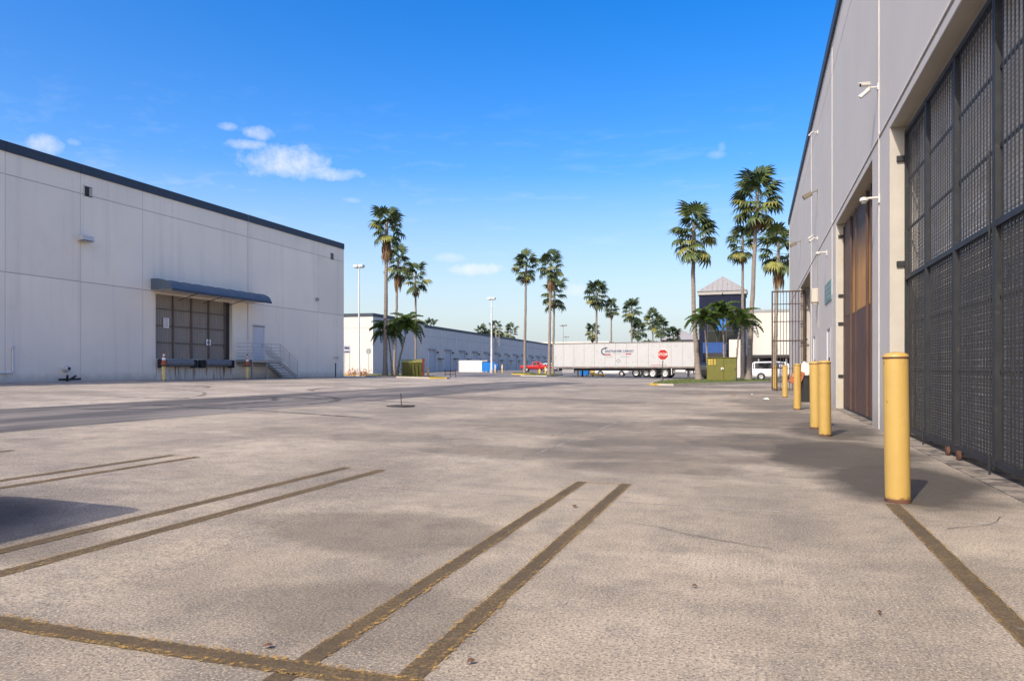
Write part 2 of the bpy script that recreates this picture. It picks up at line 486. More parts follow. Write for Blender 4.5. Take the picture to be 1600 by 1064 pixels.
# ------------------------------------------------------------------ mesh builder
class MB:
    def __init__(s):
        s.v, s.f, s.mi = [], [], []
        s.cur = 0

    def add(s, vs, fs):
        o = len(s.v)
        s.v += [tuple(p) for p in vs]
        for q in fs:
            s.f.append(tuple(i + o for i in q))
            s.mi.append(s.cur)
        return s

    def box(s, x0, x1, y0, y1, z0, z1):
        if x0 > x1: x0, x1 = x1, x0
        if y0 > y1: y0, y1 = y1, y0
        if z0 > z1: z0, z1 = z1, z0
        return s.add([(x0, y0, z0), (x1, y0, z0), (x1, y1, z0), (x0, y1, z0), (x0, y0, z1), (x1, y0, z1), (x1, y1, z1), (x0, y1, z1)],
                     [(3, 2, 1, 0), (4, 5, 6, 7), (0, 1, 5, 4), (1, 2, 6, 5), (2, 3, 7, 6), (3, 0, 4, 7)])

    def bbox(s, x0, x1, y0, y1, z0, z1, b=.02):
        """box with chamfered vertical and top edges"""
        if x0 > x1: x0, x1 = x1, x0
        if y0 > y1: y0, y1 = y1, y0
        def ring(i, z):
            a0, a1, c0, c1 = x0 + i, x1 - i, y0 + i, y1 - i
            return [(a0 + b, c0, z), (a1 - b, c0, z), (a1, c0 + b, z), (a1, c1 - b, z), (a1 - b, c1, z), (a0 + b, c1, z), (a0, c1 - b, z), (a0, c0 + b, z)]
        vs = ring(b, z0) + ring(0, z0 + b) + ring(0, z1 - b) + ring(b, z1)
        fs = [tuple(range(7, -1, -1)), tuple(range(24, 32))]
        for k in range(3):
            for i in range(8):
                j = (i + 1) % 8
                fs.append((k * 8 + i, k * 8 + j, k * 8 + 8 + j, k * 8 + 8 + i))
        return s.add(vs, fs)

    def tube(s, pts, rad, n=8, cap=True):
        """tube through points; rad number or list"""
        pts = [Vector(p) for p in pts]
        if isinstance(rad, (int, float)):
            rad = [rad] * len(pts)
        vs, fs = [], []
        for i, p in enumerate(pts):
            d = (pts[min(i + 1, len(pts) - 1)] - pts[max(i - 1, 0)]).normalized()
            ref = Vector((0, 0, 1)) if abs(d.z) < .95 else Vector((1, 0, 0))
            a = d.cross(ref).normalized()
            b = d.cross(a).normalized()
            for k in range(n):
                t = 2 * math.pi * k / n
                vs.append(p + a * math.cos(t) * rad[i] + b * math.sin(t) * rad[i])
        for i in range(len(pts) - 1):
            for k in range(n):
                j = (k + 1) % n
                fs.append((i * n + k, (i + 1) * n + k, (i + 1) * n + j, i * n + j))
        if cap:
            fs.append(tuple(range(n)))
            fs.append(tuple(reversed(range((len(pts) - 1) * n, len(pts) * n))))
        return s.add(vs, fs)

    def lathe(s, prof, n=20, c=(0, 0, 0), axis='z'):
        vs, fs = [], []
        for (r, h) in prof:
            for k in range(n):
                t = 2 * math.pi * k / n
                p = (r * math.cos(t), r * math.sin(t), h)
                if axis == 'y':
                    p = (p[0], p[2], p[1])
                elif axis == 'x':
                    p = (p[2], p[0], p[1])
                vs.append((p[0] + c[0], p[1] + c[1], p[2] + c[2]))
        m = len(prof)
        for i in range(m - 1):
            for k in range(n):
                j = (k + 1) % n
                fs.append((i * n + k, i * n + j, (i + 1) * n + j, (i + 1) * n + k))
        fs.append(tuple(reversed(range(n))))
        fs.append(tuple(range((m - 1) * n, m * n)))
        return s.add(vs, fs)

    def prism(s, poly, z0, z1):
        n = len(poly)
        vs = [(x, y, z0) for x, y in poly] + [(x, y, z1) for x, y in poly]
        fs = [tuple(reversed(range(n))), tuple(range(n, 2 * n))]
        fs += [(i, (i + 1) % n, n + (i + 1) % n, n + i) for i in range(n)]
        return s.add(vs, fs)

    def mesh(s, name, mats, smooth=False):
        me = bpy.data.meshes.new(name)
        me.from_pydata(s.v, [], s.f)
        for m in (mats if isinstance(mats, (list, tuple)) else [mats]):
            me.materials.append(MATS[m])
        if len(me.materials) > 1:
            me.polygons.foreach_set('material_index', s.mi)
        if smooth:
            me.polygons.foreach_set('use_smooth', [True] * len(me.polygons))
            try:
                me.set_sharp_from_angle(angle=R(40))
            except Exception:
                pass
        me.update()
        return me

    def build(s, name, mats, parent=None, smooth=False, loc=None, kind=None):
        return link(name, s.mesh(name, mats, smooth), parent, loc, kind)


def link(name, me, parent=None, loc=None, kind=None, rot=None, scale=None):
    o = bpy.data.objects.new(name, me)
    COL.objects.link(o)
    if parent:
        o.parent = parent
    if loc:
        o.location = loc
    if rot:
        o.rotation_euler = rot
    if scale:
        o.scale = scale
    if kind:
        o['kind'] = kind
    return o


def tag(o, label, cat, group=None):
    o['label'] = label
    o['category'] = cat
    if group:
        o['group'] = group
    return o


def thing(name, label, cat, loc=(0, 0, 0), rz=0, group=None):
    o = bpy.data.objects.new(name, None)
    COL.objects.link(o)
    o.location = loc
    o.rotation_euler = (0, 0, rz)
    return tag(o, label, cat, group)


def struct(o):
    o['kind'] = 'structure'
    return o


def text_mesh(s, size, mat, depth=.004, bold=0.):
    cu = bpy.data.curves.new('lettering', 'FONT')
    cu.body = s
    cu.size = size
    cu.align_x = 'CENTER'
    cu.align_y = 'CENTER'
    cu.extrude = depth
    cu.offset = bold
    cu.resolution_u = 3
    tmp = bpy.data.objects.new('lettering_tmp', cu)
    COL.objects.link(tmp)
    dg = bpy.context.evaluated_depsgraph_get()
    me = bpy.data.meshes.new_from_object(tmp.evaluated_get(dg))
    bpy.data.objects.remove(tmp)
    me.materials.clear()
    me.materials.append(MATS[mat])
    return me


# ------------------------------------------------------------------ ground
def frange(a, b, st):
    n = max(1, int(round((b - a) / st)))
    return [a + (b - a) * i / n for i in range(n + 1)]


gx = [-600, -300, -120, -60, -40] + frange(-31.6, -3, 2.2) + [0, 6, 30, 120, 300, 600]
gy = [-200, -60, -20, 0] + frange(5, 45, 5) + frange(50, 80, 5) + frange(85, 125, 5) + [150, 187.5, 250, 400, 800, 1500]
g = MB()
vs = [(x, y, gz(x, y)) for y in gy for x in gx]
w = len(gx)
g.add(vs, [(j * w + i, j * w + i + 1, (j + 1) * w + i + 1, (j + 1) * w + i) for j in range(len(gy) - 1) for i in range(w - 1)])
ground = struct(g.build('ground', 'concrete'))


def sheet(mb, x0, x1, y0, y1, lift, sx=2.2, sy=5.0):
    xs = sorted(set([x0, x1] + [v for v in gx if x0 < v < x1]))
    ys = sorted(set([y0, y1] + [v for v in gy if y0 < v < y1]))
    w = len(xs)
    mb.add([(x, y, gz(x, y) + lift) for y in ys for x in xs],
           [(j * w + i, j * w + i + 1, (j + 1) * w + i + 1, (j + 1) * w + i) for j in range(len(ys) - 1) for i in range(w - 1)])
    return mb


struct(sheet(MB(), -16.0, -11.2, -30, 50, .004).build('asphalt_lane', 'asphalt'))
struct(sheet(MB(), -120, 60, 74, 330, .004).build('asphalt_road', 'asphalt_grey'))
# parking stripes (old, dirty, double lines) -- each painted bar a piece of one marking
SW = .050
SRND = random.Random(21)


def stripe(x0, x1, y0, y1, mat='old_stripe', lift=.004):
    m = MB()
    along = (y1 - y0) > (x1 - x0)
    a0, a1, b0, b1 = (y0, y1, x0, x1) if along else (x0, x1, y0, y1)
    n = max(2, int((a1 - a0) / .045))
    j = min(.004, (b1 - b0) * .3)
    vs = []
    e0 = e1 = 0.
    for i in range(n + 1):
        a = a0 + (a1 - a0) * i / n
        e0 = e0 * .35 + SRND.uniform(-j, j)
        e1 = e1 * .35 + SRND.uniform(-j, j)
        for bb_ in (b0 + e0, b1 + e1):
            x, y = (bb_, a) if along else (a, bb_)
            vs.append((x, y, gz(x, y) + lift))
    fs = [(2 * i, 2 * i + 1, 2 * i + 3, 2 * i + 2) for i in range(n)]
    return struct(m.add(vs, fs).build('parking_stripe', mat))


for xc in (-1.67, -1.22, -4.40, -3.95, -6.88, -6.50, -9.35, -8.95):
    if xc > -8:
        stripe(xc - SW, xc + SW, -2.5, 2.37 - SW - .003)
    stripe(xc - SW, xc + SW, 2.37 + SW + .003, 7.2 if xc > -8 else 6.7)
stripe(-14, -1.10, 2.37 - SW - .012, 2.37 + SW)
for xa, xb in ((-1.67, -1.22), (-4.40, -3.95), (-6.88, -6.5)):
    stripe(xa + SW + .003, xb - SW - .003, 7.13, 7.2, 'worn_edge')
stripe(1.05, 1.16, -4, 6.85)
# brighter paint that survives along the edges of the stripes
for xc in (-1.67, -1.22, -4.40, -3.95, -6.88, -6.5):
    for sd in (-1, 1):
        stripe(xc + sd * SW - .016, xc + sd * SW + .016, 2.5, 7.15, 'worn_edge', .0065)
for sd in (-1, 1):
    stripe(-14, -1.15, 2.37 + sd * SW - .02, 2.37 + sd * SW + .02, 'worn_edge', .0065)
    stripe(1.105 + sd * .055 - .01, 1.105 + sd * .055 + .01, -4, 6.8, 'worn_edge', .0065)
for (xa, xb, yy) in ((-2.2, -.9, 30.0), (-2.4, -1.0, 31.2)):
    stripe(xa, xa + .1, yy, yy + 5, 'worn_edge')
    stripe(xb, xb + .1, yy, yy + 5, 'worn_edge')
# slab joints: thin lighter sealant lines
for y in (6.2, 12.4, 18.6, 24.8, 31, 37.2, 43.4):
    struct(sheet(MB(), -11, 2.0, y - .012, y + .012, .003).build('slab_joint', 'sealant'))
for x in (-2.8, -7.0, -11.1, -16.1, -21, -26):
    struct(sheet(MB(), x - .012, x + .012, 7.4, 49, .0035).build('slab_joint', 'sealant'))


def arc_mark(cx, cy, r, a0, a1, wd=.28, lift=.0075, n=28, ey=1.0):
    m = MB()
    vs, fs = [], []
    for i in range(n + 1):
        a = R(a0 + (a1 - a0) * i / n)
        for rr in (r - wd / 2, r + wd / 2):
            x, y = cx + rr * math.cos(a), cy + rr * ey * math.sin(a)
            vs.append((x, y, gz(x, y) + lift))
    for i in range(n):
        fs.append((2 * i, 2 * i + 1, 2 * i + 3, 2 * i + 2))
    return struct(m.add(vs, fs).build('tyre_mark', 'rubber_mark'))


arc_mark(-16.6, 17.0, 3.2, -60, 80)
arc_mark(-16.6, 17.2, 4.9, -70, 75)
arc_mark(-19, 24, 7.0, -85, 10)
arc_mark(-24, 15, 8.0, 20, 120, .12)
arc_mark(-26, 22, 5.0, -20, 70, .14)
arc_mark(-14, -8, 22.5, 74, 92, .2)
arc_mark(-13.6, -20, 40, 84, 92, .3)
arc_mark(-9.5, 30, 9, 150, 215, .3)


def crack(x, y, a, ln, seed):
    rn = random.Random(seed)
    m = MB()
    vs = []
    n = int(ln / .12)
    for i in range(n + 1):
        wd = .004 * (1 - .6 * i / n) * rn.uniform(.5, 1.4)
        nx, ny = -math.sin(a), math.cos(a)
        for sd in (-1, 1):
            vs.append((x + nx * wd * sd, y + ny * wd * sd, gz(x, y) + .007))
        a += rn.uniform(-.35, .35)
        x += math.cos(a) * .12
        y += math.sin(a) * .12
    m.add(vs, [(2 * i, 2 * i + 1, 2 * i + 3, 2 * i + 2) for i in range(n)])
    return struct(m.build('slab_crack', 'black_rubber'))


crack(-2.1, 8.3, .6, 1.6, 1)
crack(.1, 4.9, 2.6, 1.3, 2)
crack(-5.3, 8.6, .2, 2.6, 3)
crack(-3.2, 11.5, 2.2, 2.4, 4)
crack(-8.6, 9.5, .4, 3.0, 5)
crack(1.3, 5.9, .5, .9, 6)
# floor drain with a rusty standpipe
dr = thing('storm_drain', 'round dark storm drain with a thin upright rod in the open yard', 'drain', (-9.2, 17.8, gz(-9.2, 17.8)))
MB().lathe([(.38, .004), (.38, .018), (.34, .02)], 24).build('drain_cover', 'dark_frame', dr)
for k in range(-3, 4):
    MB().box(-.3, .3, k * .09 - .02, k * .09 + .02, .021, .03).build('grate_bar', 'dark_frame', dr)
MB().tube([(.02, 0, .03), (.0, 0, .36)], .012, 6).build('rod', 'dark_frame', dr)


# kerbed islands
def island(name, poly, h=.13, yellow=(), lift=.03):
    n = len(poly)
    cx = sum(p[0] for p in poly) / n
    cy = sum(p[1] for p in poly) / n
    gr = MB()
    inner = [(x + (cx - x) * .0 , y) for x, y in poly]
    # inset by normals
    ins = []
    for i in range(n):
        p0, p1, p2 = Vector(poly[i - 1]), Vector(poly[i]), Vector(poly[(i + 1) % n])
        d1, d2 = (p1 - p0).normalized(), (p2 - p1).normalized()
        nn = (Vector((-d1.y, d1.x)) + Vector((-d2.y, d2.x))).normalized()
        ins.append(p1 + nn * .17)
    zc = gz(cx, cy)
    top = [(p.x, p.y, gz(p.x, p.y) + h - .02) for p in ins]
    gr.add(top + [(cx, cy, zc + h + lift)], [(i, (i + 1) % n, n) for i in range(n)])
    gob = struct(gr.build(name, 'grass'))
    for i in range(n):
        j = (i + 1) % n
        a, b, ai, bi = poly[i], poly[j], ins[i], ins[j]
        za, zb = gz(*a), gz(*b)
        k = MB()
        k.add([(a[0], a[1], za - .05), (b[0], b[1], zb - .05), (bi.x, bi.y, zb - .05), (ai.x, ai.y, za - .05),
               (a[0], a[1], za + h), (b[0], b[1], zb + h), (bi.x, bi.y, zb + h), (ai.x, ai.y, za + h)],
              [(0, 1, 5, 4), (2, 3, 7, 6), (4, 5, 6, 7), (1, 2, 6, 5), (3, 0, 4, 7)])
        k.build('kerb_stone', 'kerb_yellow' if i in yellow else 'kerb_concrete', gob)
    # grass blades, one uncountable mass
    b = MB()
    rnd = random.Random(len(poly))
    xs = [p[0] for p in poly]; ys = [p[1] for p in poly]
    def inside(x, y):
        c = False
        for i in range(n):
            (x1, y1), (x2, y2) = (ins[i].x, ins[i].y), (ins[(i + 1) % n].x, ins[(i + 1) % n].y)
            if (y1 > y) != (y2 > y) and x < (x2 - x1) * (y - y1) / (y2 - y1) + x1:
                c = not c
        return c
    cnt = 0
    while cnt < 2600:
        x, y = rnd.uniform(min(xs), max(xs)), rnd.uniform(min(ys), max(ys))
        cnt += 1
        if not inside(x, y):
            continue
        z = gz(x, y) + h - .03
        for _ in range(2):
            a = rnd.uniform(0, 6.28); hh = rnd.uniform(.06, .16); s = .03
            dx, dy = math.cos(a) * s, math.sin(a) * s
            b.add([(x - dx, y - dy, z), (x + dx, y + dy, z), (x + dx * .3 + rnd.uniform(-.05, .05), y + dy * .3, z + hh)], [(0, 1, 2)])
    b.build('grass_blades', 'grass_blade', gob, kind='stuff')
    return gob


island('grass_island', [(-6.9, 50.6), (-6.7, 48.6), (-6.0, 47.6), (-5.0, 47.6), (1.4, 62.4), (3.0, 72), (-1, 76), (-6.4, 74), (-7.4, 58)], yellow=(1,))
island('grass_island', [(-56, 88), (-39.5, 71.5), (-32.4, 56), (-29.5, 53.6), (-24.6, 52.4), (-23.4, 53.2), (-24.2, 55.6), (-28, 60.5), (-33, 66), (-38, 80), (-44, 92)], yellow=(0, 4))
island('palm_island', [(-31.4, 93.2), (-28.7, 93.2), (-28.3, 94.6), (-28.7, 96.4), (-31.4, 96.4), (-31.8, 94.6)], h=.15, yellow=(0, 1, 2, 3, 4, 5))
island('palm_island', [(-27.2, 84.2), (-23.9, 84.2), (-23.6, 85.2), (-23.9, 90), (-24.4, 94), (-27.4, 94)], h=.15)


# ------------------------------------------------------------------ near warehouse (beside the camera)
XR = 2.2
TOP = 11.3
Z1, Z2 = 5.45, 10.05
GAP = .03
wr = thing('warehouse', 'tall off-white warehouse wall with gated openings running beside the yellow bollards', 'building')
MB().box(2.8, 45, -20, 52.9, 0, 11.0).build('building_core', 'core_grey', wr)
JY = [-13, -4, 5.6, 15.0, 23.7, 32.2, 41.7, 53.0]
OPEN = [(6.95, 13.9), (15.86, 22.7), (33.0, 39.9)]
LINT = 5.3
TH = .5


def rpanel(y0, y1, z0, z1, hole=None):
    m = MB()
    a, b = y0 + GAP / 2, y1 - GAP / 2
    if hole is None:
        m.box(XR, XR + TH, a, b, z0, z1)
    else:
        h0, h1, ht = hole
        m.box(XR, XR + TH, a, h0, z0, z1)
        m.box(XR, XR + TH, h1, b, z0, z1)
        m.box(XR, XR + TH, h0, h1, ht, z1)
    return m.build('wall_panel', 'wall_paint_sunlit', wr)


for i in range(len(JY) - 1):
    y0, y1 = JY[i], JY[i + 1]
    hole = next(((a, b, LINT) for a, b in OPEN if a > y0 and b < y1), None)
    rpanel(y0, y1, 0, Z1 - GAP / 2, hole)
    rpanel(y0, y1, Z1 + GAP / 2, Z2 - GAP / 2)
    rpanel(y0, y1, Z2 + GAP / 2, TOP - .32)
    mj = MB()
    for y in (y1,):
        mj.box(XR + .012, XR + TH - .01, y - GAP / 2 + .001, y + GAP / 2 - .001, 0, TOP - .33)
    mj.build('joint_strip', 'joint_fill', wr)
    for z in (Z1, Z2):
        MB().box(XR + .022, XR + TH - .01, y0 + GAP / 2, y1 - GAP / 2, z - GAP / 2 + .001, z + GAP / 2 - .001).build('joint_strip', 'joint_dark', wr)
    MB().box(XR - .07, XR + .7, y0 + .01, y1 - .01, TOP - .32, TOP + .03).build('parapet_cap', 'navy_trim', wr)
# drip lip above the openings' course (dark edge that runs the whole wall)
for i in range(len(JY) - 1):
    MB().box(XR - .018, XR - .001, JY[i] + .02, JY[i + 1] - .02, Z1 + .02, Z1 + .055).build('drip_edge', 'joint_fill', wr)
# painted reveals (jamb liners and soffits) of the openings, cream and stained
for (a, b) in OPEN:
    MB().box(XR + .004, XR + .23, b - .012, b + .004, 0, LINT).build('jamb', 'reveal_paint', wr)
    MB().box(XR + .004, XR + .23, a - .004, a + .012, 0, LINT).build('jamb', 'reveal_paint', wr)
    MB().box(XR + .004, XR + .23, a + .013, b - .013, LINT - .012, LINT + .004).build('soffit', 'reveal_paint', wr)
    MB().box(XR - .02, XR + .6, a + .01, b - .01, -.05, .012).build('threshold', 'threshold_concrete', wr)
# white downpipes / sealant beads at the panel joints
for y, z0, z1 in ((15.0, 0, 10.9), (23.7, 3.35, 10.95), (32.2, 0, 10.95), (52.4, 0, 10.9)):
    MB().tube([(XR - .006, y, z0 + .02), (XR - .006, y, z1)], .009, 8).build('downpipe', 'joint_fill', wr, True)
# roller shutters behind the gates
for (a, b) in (OPEN[0],):
    sh = MB().box(2.66, 2.69, a + .02, b - .02, .02, LINT).build('roller_shutter', 'shutter', wr)
    sl = MB()
    prof = MB()
    z = .03
    while z < LINT - .1:
        prof.add([(2.655, a + .03, z), (2.655, b - .03, z), (2.62, b - .03, z + .028), (2.62, a + .03, z + .028), (2.655, b - .03, z + .066), (2.655, a + .03, z + .066)],
                 [(0, 1, 2, 3), (3, 2, 4, 5)])
        z += .07
    prof.build('shutter_slat', 'shutter', sh, kind='stuff')


def gate_leaf(parent, y0, y1, xg=2.42, zb=.10, zt=5.2, midz=2.66, rails=(3.5, 4.33), name='gate_leaf', dense=True):
    """one leaf of a folding grille: frame > bars, wire mesh"""
    p = .045
    m = MB()
    m.box(xg, xg + .07, y0 + .006, y0 + .006 + .045, zb, zt)
    m.box(xg, xg + .07, y1 - .006 - .045, y1 - .006, zb, zt)
    for z in (zb, midz, zt - .07):
        m.box(xg + .003, xg + .067, y0 + .052, y1 - .052, z, z + .07)
    for z in rails:
        m.box(xg + .045, xg + .062, y0 + .052, y1 - .052, z, z + .04)
    for z in (1.1, 1.9):
        m.box(xg + .045, xg + .062, y0 + .052, y1 - .052, z, z + .03)
    lf = m.build(name, 'gate_steel', parent)
    n = int(round((y1 - y0 - .2) / .118))
    bm_ = MB().box(-.003, .003, -.014, .014, zb + .071, midz - .001).box(-.003, .003, -.014, .014, midz + .071, zt - .071).mesh('bar', 'gate_steel')
    for k in range(1, n):
        link('bar', bm_, lf, (xg + .03, y0 + .1 + (y1 - y0 - .2) * k / n, 0))
    if dense:
        wm = MB()
        z = midz + .12
        while z < zt - .1:
            wm.box(xg + .038, xg + .041, y0 + .1, y1 - .1, z, z + .004)
            z += .055
        wm.build('wire_mesh', 'gate_mesh', lf, kind='stuff')
        wl_ = MB()
        z = zb + .09
        k = 0
        yy0, yy1 = y0 + .1, y1 - .1
        nn = int((yy1 - yy0) / .0535)
        while z < midz - .02:
            wl_.box(xg + .042, xg + .046, yy0, yy1, z, z + .013)
            z += .040
        for k in range(nn):
            y = yy0 + (yy1 - yy0) * (k + .5) / nn
            wl_.box(xg + .038, xg + .0415, y - .007, y + .007, zb + .075, midz - .005)
        wl_.build('wire_mesh', 'gate_mesh', lf, kind='stuff')
    # hinge lugs
    return lf


gt = thing('folding_gate', 'dark steel bar-and-mesh folding gate across the nearest opening behind the front bollard', 'gate')
ys = [7.36 - 1.63, 7.36, 8.99, 10.63, 12.26, 13.87]
for i in range(1, 5):
    gate_leaf(gt, ys[i], ys[i + 1])
for z in (.9, 2.9, 4.7):
    MB().box(2.30, 2.44, 13.84, 13.885, z, z + .09).build('hinge_lug', 'gate_steel', gt)
for y in (10.3, 10.85, 12.3, 9.05):
    if y in (10.3, 10.85):
        w_ = MB().lathe([(.04, -.02), (.06, -.016), (.06, .016), (.04, .02)], 16, (2.40, y, .06), 'x').build('roller', 'rust_wheel', gt, True)
        MB().box(2.375, 2.425, y - .022, y + .022, .07, .13).build('roller_bracket', 'rust_wheel', gt)
    else:
        MB().tube([(2.385, y - .05, .01), (2.385, y - .05, .24)], .011, 6).build('drop_bolt', 'gate_steel', gt)
MB().tube([(2.39, 9.02, 2.55), (2.39, 9.02, 3.5)], .012, 6).build('gate_bolt', 'gate_steel', gt)

g2 = thing('sheeted_gate', 'rust brown sheeted gate with ochre upper boards between two white piers', 'gate')
y0, y1 = OPEN[1]
edges = [y0 + .02, 17.55, 18.25, 20.1, 21.2, y1 - .02]
for i in range(5):
    a, b = edges[i] + .006, edges[i + 1] - .006
    off = .0 if i % 2 == 0 else .025
    lf = MB().box(2.42 + off, 2.46 + off, a, b, .06, 2.6).build('sheet_panel', 'rust_brown', g2)
    mt = 'ochre_board' if i in (1, 2, 3) else 'brown_board'
    if i == 2:
        MB().box(2.44, 2.475, a, 19.0, 2.62, 5.2).build('upper_board', 'ochre_board', g2)
        MB().box(2.44, 2.475, 19.012, b, 2.62, 5.2).build('upper_board', 'ochre_board', g2)
    else:
        MB().box(2.43 + off, 2.47 + off, a, b, 2.62, 5.2).build('upper_board', mt, g2)
    MB().box(2.395, 2.42 + off - .001, b - .05, b - .005, .06, 5.2).build('stile', 'rust_brown', g2)
for z in (.9, 2.4, 3.2, 4.9):
    MB().box(2.26, 2.40, y1 - .05, y1 - .012, z, z + .08).build('hinge_lug', 'gate_steel', g2)
MB().box(2.40, 2.46, y0 + .03, y1 - .03, .02, .058).build('bottom_rail', 'gate_steel', g2)

g3 = thing('grille_gate', 'open brown steel grille gate folded out from the far opening into the yard', 'gate', (2.40, 39.6, 0))


def swing_leaf(parent, ax, ay, dx, dy, ln, name='gate_leaf', zt=5.15):
    m = MB()
    rot = math.atan2(dy, dx)
    m.box(0, .07, -.03, .03, .05, zt).box(ln - .07, ln, -.03, .03, .05, zt)
    for z in (.06, 1.15, 2.55, 3.55, 4.45, zt - .07):
        m.box(.071, ln - .071, -.022, .022, z, z + (.06 if z in (.06, 2.55, zt - .07) else .03))
    lf = m.build(name, 'dock_frame', parent)
    lf.location = (ax, ay, 0)
    lf.rotation_euler = (0, 0, rot)
    n = 11
    bm_ = MB().box(-.009, .009, -.026, -.0225, .1, zt - .08).mesh('bar', 'dock_frame')
    for k in range(1, n):
        link('bar', bm_, lf, (ln * k / n, 0, 0))
    return lf


swing_leaf(g3, 0, 0, -1, 0, 1.6)
swing_leaf(g3, -1.6, .12, 1, .03, 1.58)
for z in (.9, 2.6, 4.4):
    MB().box(-.01, .12, -.035, .0, z, z + .08).build('hinge_lug', 'gate_steel', g3)
# near half of that gate, folded inside the opening
g4 = thing('folded_gate_leaf', 'tan boarded gate leaf folded back inside the far opening', 'gate', (2.32, 33.1, 0))
for k in range(3):
    MB().box(.02 + k * .15, .05 + k * .15, .04, 1.5, .08, 5.1).build('board', 'reveal_paint' if k == 1 else 'dock_frame', g4)
MB().box(.0, .5, 0, .035, .08, 5.1).build('stile', 'dock_frame', g4)
MB().box(2.76, 2.79, 33.02, 39.88, .02, LINT).build('roller_shutter', 'rust_brown', wr)
MB().box(2.72, 2.76, 15.9, 22.66, .02, LINT).build('roller_shutter', 'rust_brown', wr)


# man doors on the near warehouse
def man_door(y0, y1, zt=2.3):
    d = MB().box(XR - .012, XR - .001, y0, y1, .02, zt).build('door', 'door_paint', wr)
    MB().box(XR - .03, XR - .001, y0 - .06, y0 - .001, .01, zt + .06).build('door_frame', 'joint_dark', d)
    MB().box(XR - .03, XR - .001, y1 + .001, y1 + .06, .01, zt + .06).build('door_frame', 'steel_white', d)
    MB().box(XR - .03, XR - .001, y0 - .06, y1 + .06, zt + .061, zt + .12).build('door_frame', 'joint_dark', d)
    MB().tube([(XR - .06, y0 + .12, 1.0), (XR - .06, y0 + .12, 1.25)], .015, 6).build('door_handle', 'steel_grey', d)
    MB().box(XR - .05, XR - .013, y0 + .08, y0 + .2, 1.3, 1.5).build('lock_plate', 'dark_frame', d)


man_door(24.1, 25.1)
man_door(29.8, 30.75)


# wall-mounted fittings, each a thing of its own
def flood(y, z, lab, s=1.0):
    t = thing('wall_floodlight', lab, 'floodlight', (XR, y, z), 0, 'floodlights high on the near warehouse wall')
    t.scale = (.62, .62, .62)
    MB().box(-.03, 0, -.09, .09, -.09, .09).build('mount_plate', 'flood_bronze', t)
    MB().tube([(-.02, 0, 0), (-.22, 0, -.02), (-.36, 0, -.14)], .03, 6).build('arm', 'flood_bronze', t)
    h = MB()
    h.box(-.26, .26, -.23, .23, -.13, .09)
    ob = h.build('lamp_head', 'flood_bronze', t)
    ob.location = (-.58, 0, -.22)
    ob.rotation_euler = (0, R(-28), 0)
    g_ = MB().box(-.22, .22, -.19, .19, -.142, -.131).build('lens', 'flood_glass', ob)
    MB().tube([(-.035, 0, -.09), (-.035, 0, -1.6)], .012, 6).build('conduit', 'steel_grey', t)
    return t


flood(29.1, 7.75, 'bronze floodlight on the near warehouse wall, the closer and larger of two')
flood(39.7, 7.65, 'bronze floodlight near the far end of the near warehouse wall')


def bullet_cam(y, z, lab, dirs):
    t = thing('security_camera', lab, 'camera', (XR, y, z), 0, 'cameras on the near warehouse wall')
    t.scale = (.62, .62, .62)
    MB().box(-.05, 0, -.08, .08, -.1, .1).build('mount_plate', 'cam_white', t)
    MB().tube([(-.04, 0, 0), (-.30, 0, 0)], .028, 8).build('arm', 'cam_white', t)
    for (dx, dy, dz, oz) in dirs:
        d = Vector((dx, dy, dz)).normalized()
        o = Vector((-.32, 0, oz))
        b = MB().tube([o - d * .08, o + d * .24], .055, 10).build('camera_body', 'cam_white', t, True)
        MB().tube([o + d * .241, o + d * .252], .042, 10).build('lens', 'lens_dark', b)
        MB().tube([o - d * .1 + Vector((0, 0, .065)), o + d * .3 + Vector((0, 0, .062))], .03, 6).build('sun_hood', 'cam_white', b, True)
    return t


bullet_cam(15.05, 6.43, 'pair of white bullet cameras on one bracket above the dome camera', [(-.8, -.5, -.15, .1), (-.75, .1, -.6, -.1)])
bullet_cam(29.1, 6.0, 'pair of white bullet cameras below the closer floodlight', [(-.7, .6, -.4, .1), (-.6, -.6, -.5, -.1)])
bullet_cam(29.0, 9.9, 'small dark-lensed camera just under the parapet of the near warehouse', [(-.6, .6, -.5, 0)])


def dome_cam(y, z, lab):
    t = thing('dome_camera', lab, 'camera', (XR, y, z), 0, 'cameras on the near warehouse wall')
    t.scale = (.66, .66, .66)
    MB().box(-.04, 0, -.09, .09, -.14, .1).build('mount_plate', 'cam_white', t)
    MB().tube([(-.03, 0, .02), (-.34, 0, .02)], .035, 8).build('arm', 'cam_white', t)
    MB().lathe([(.03, .06), (.10, .04), (.115, -.02), (.115, -.05)], 16, (-.40, 0, 0)).build('housing', 'cam_white', t, True)
    MB().lathe([(.085, -.05), (.08, -.09), (.05, -.125), (.01, -.135)], 16, (-.40, 0, 0)).build('dome', 'flood_glass', t, True)
    return t


dome_cam(15.0, 4.33, 'white dome camera on an arm beside the rust brown gate')
dome_cam(25.4, 4.9, 'white dome camera above the teal sign')
s_ = thing('wall_sign', 'small faded teal notice board on the wall above the man doors', 'sign', (XR, 24.9, 3.55))
MB().box(-.03, -.001, -1.05, 1.0, -.3, .32).build('board', 'sign_teal', s_)
for k in range(3):
    MB().box(-.034, -.031, -.8, .7 - .2 * k, .14 - .16 * k, .2 - .16 * k).build('text_line', 'sign_back', s_)
s_ = thing('wall_lamp', 'rusty box lamp with conduit on the wall beyond the teal sign', 'lamp', (XR, 28.9, 3.85))
MB().bbox(-.24, -.001, -.2, .2, -.28, .25, .03).build('housing', 'reveal_paint', s_)
MB().box(-.2, -.03, -.15, .15, -.34, -.281).build('lens', 'flood_glass', s_)
MB().tube([(-.03, 0, .25), (-.03, 0, 2.0)], .014, 6).build('conduit', 'steel_grey', s_)
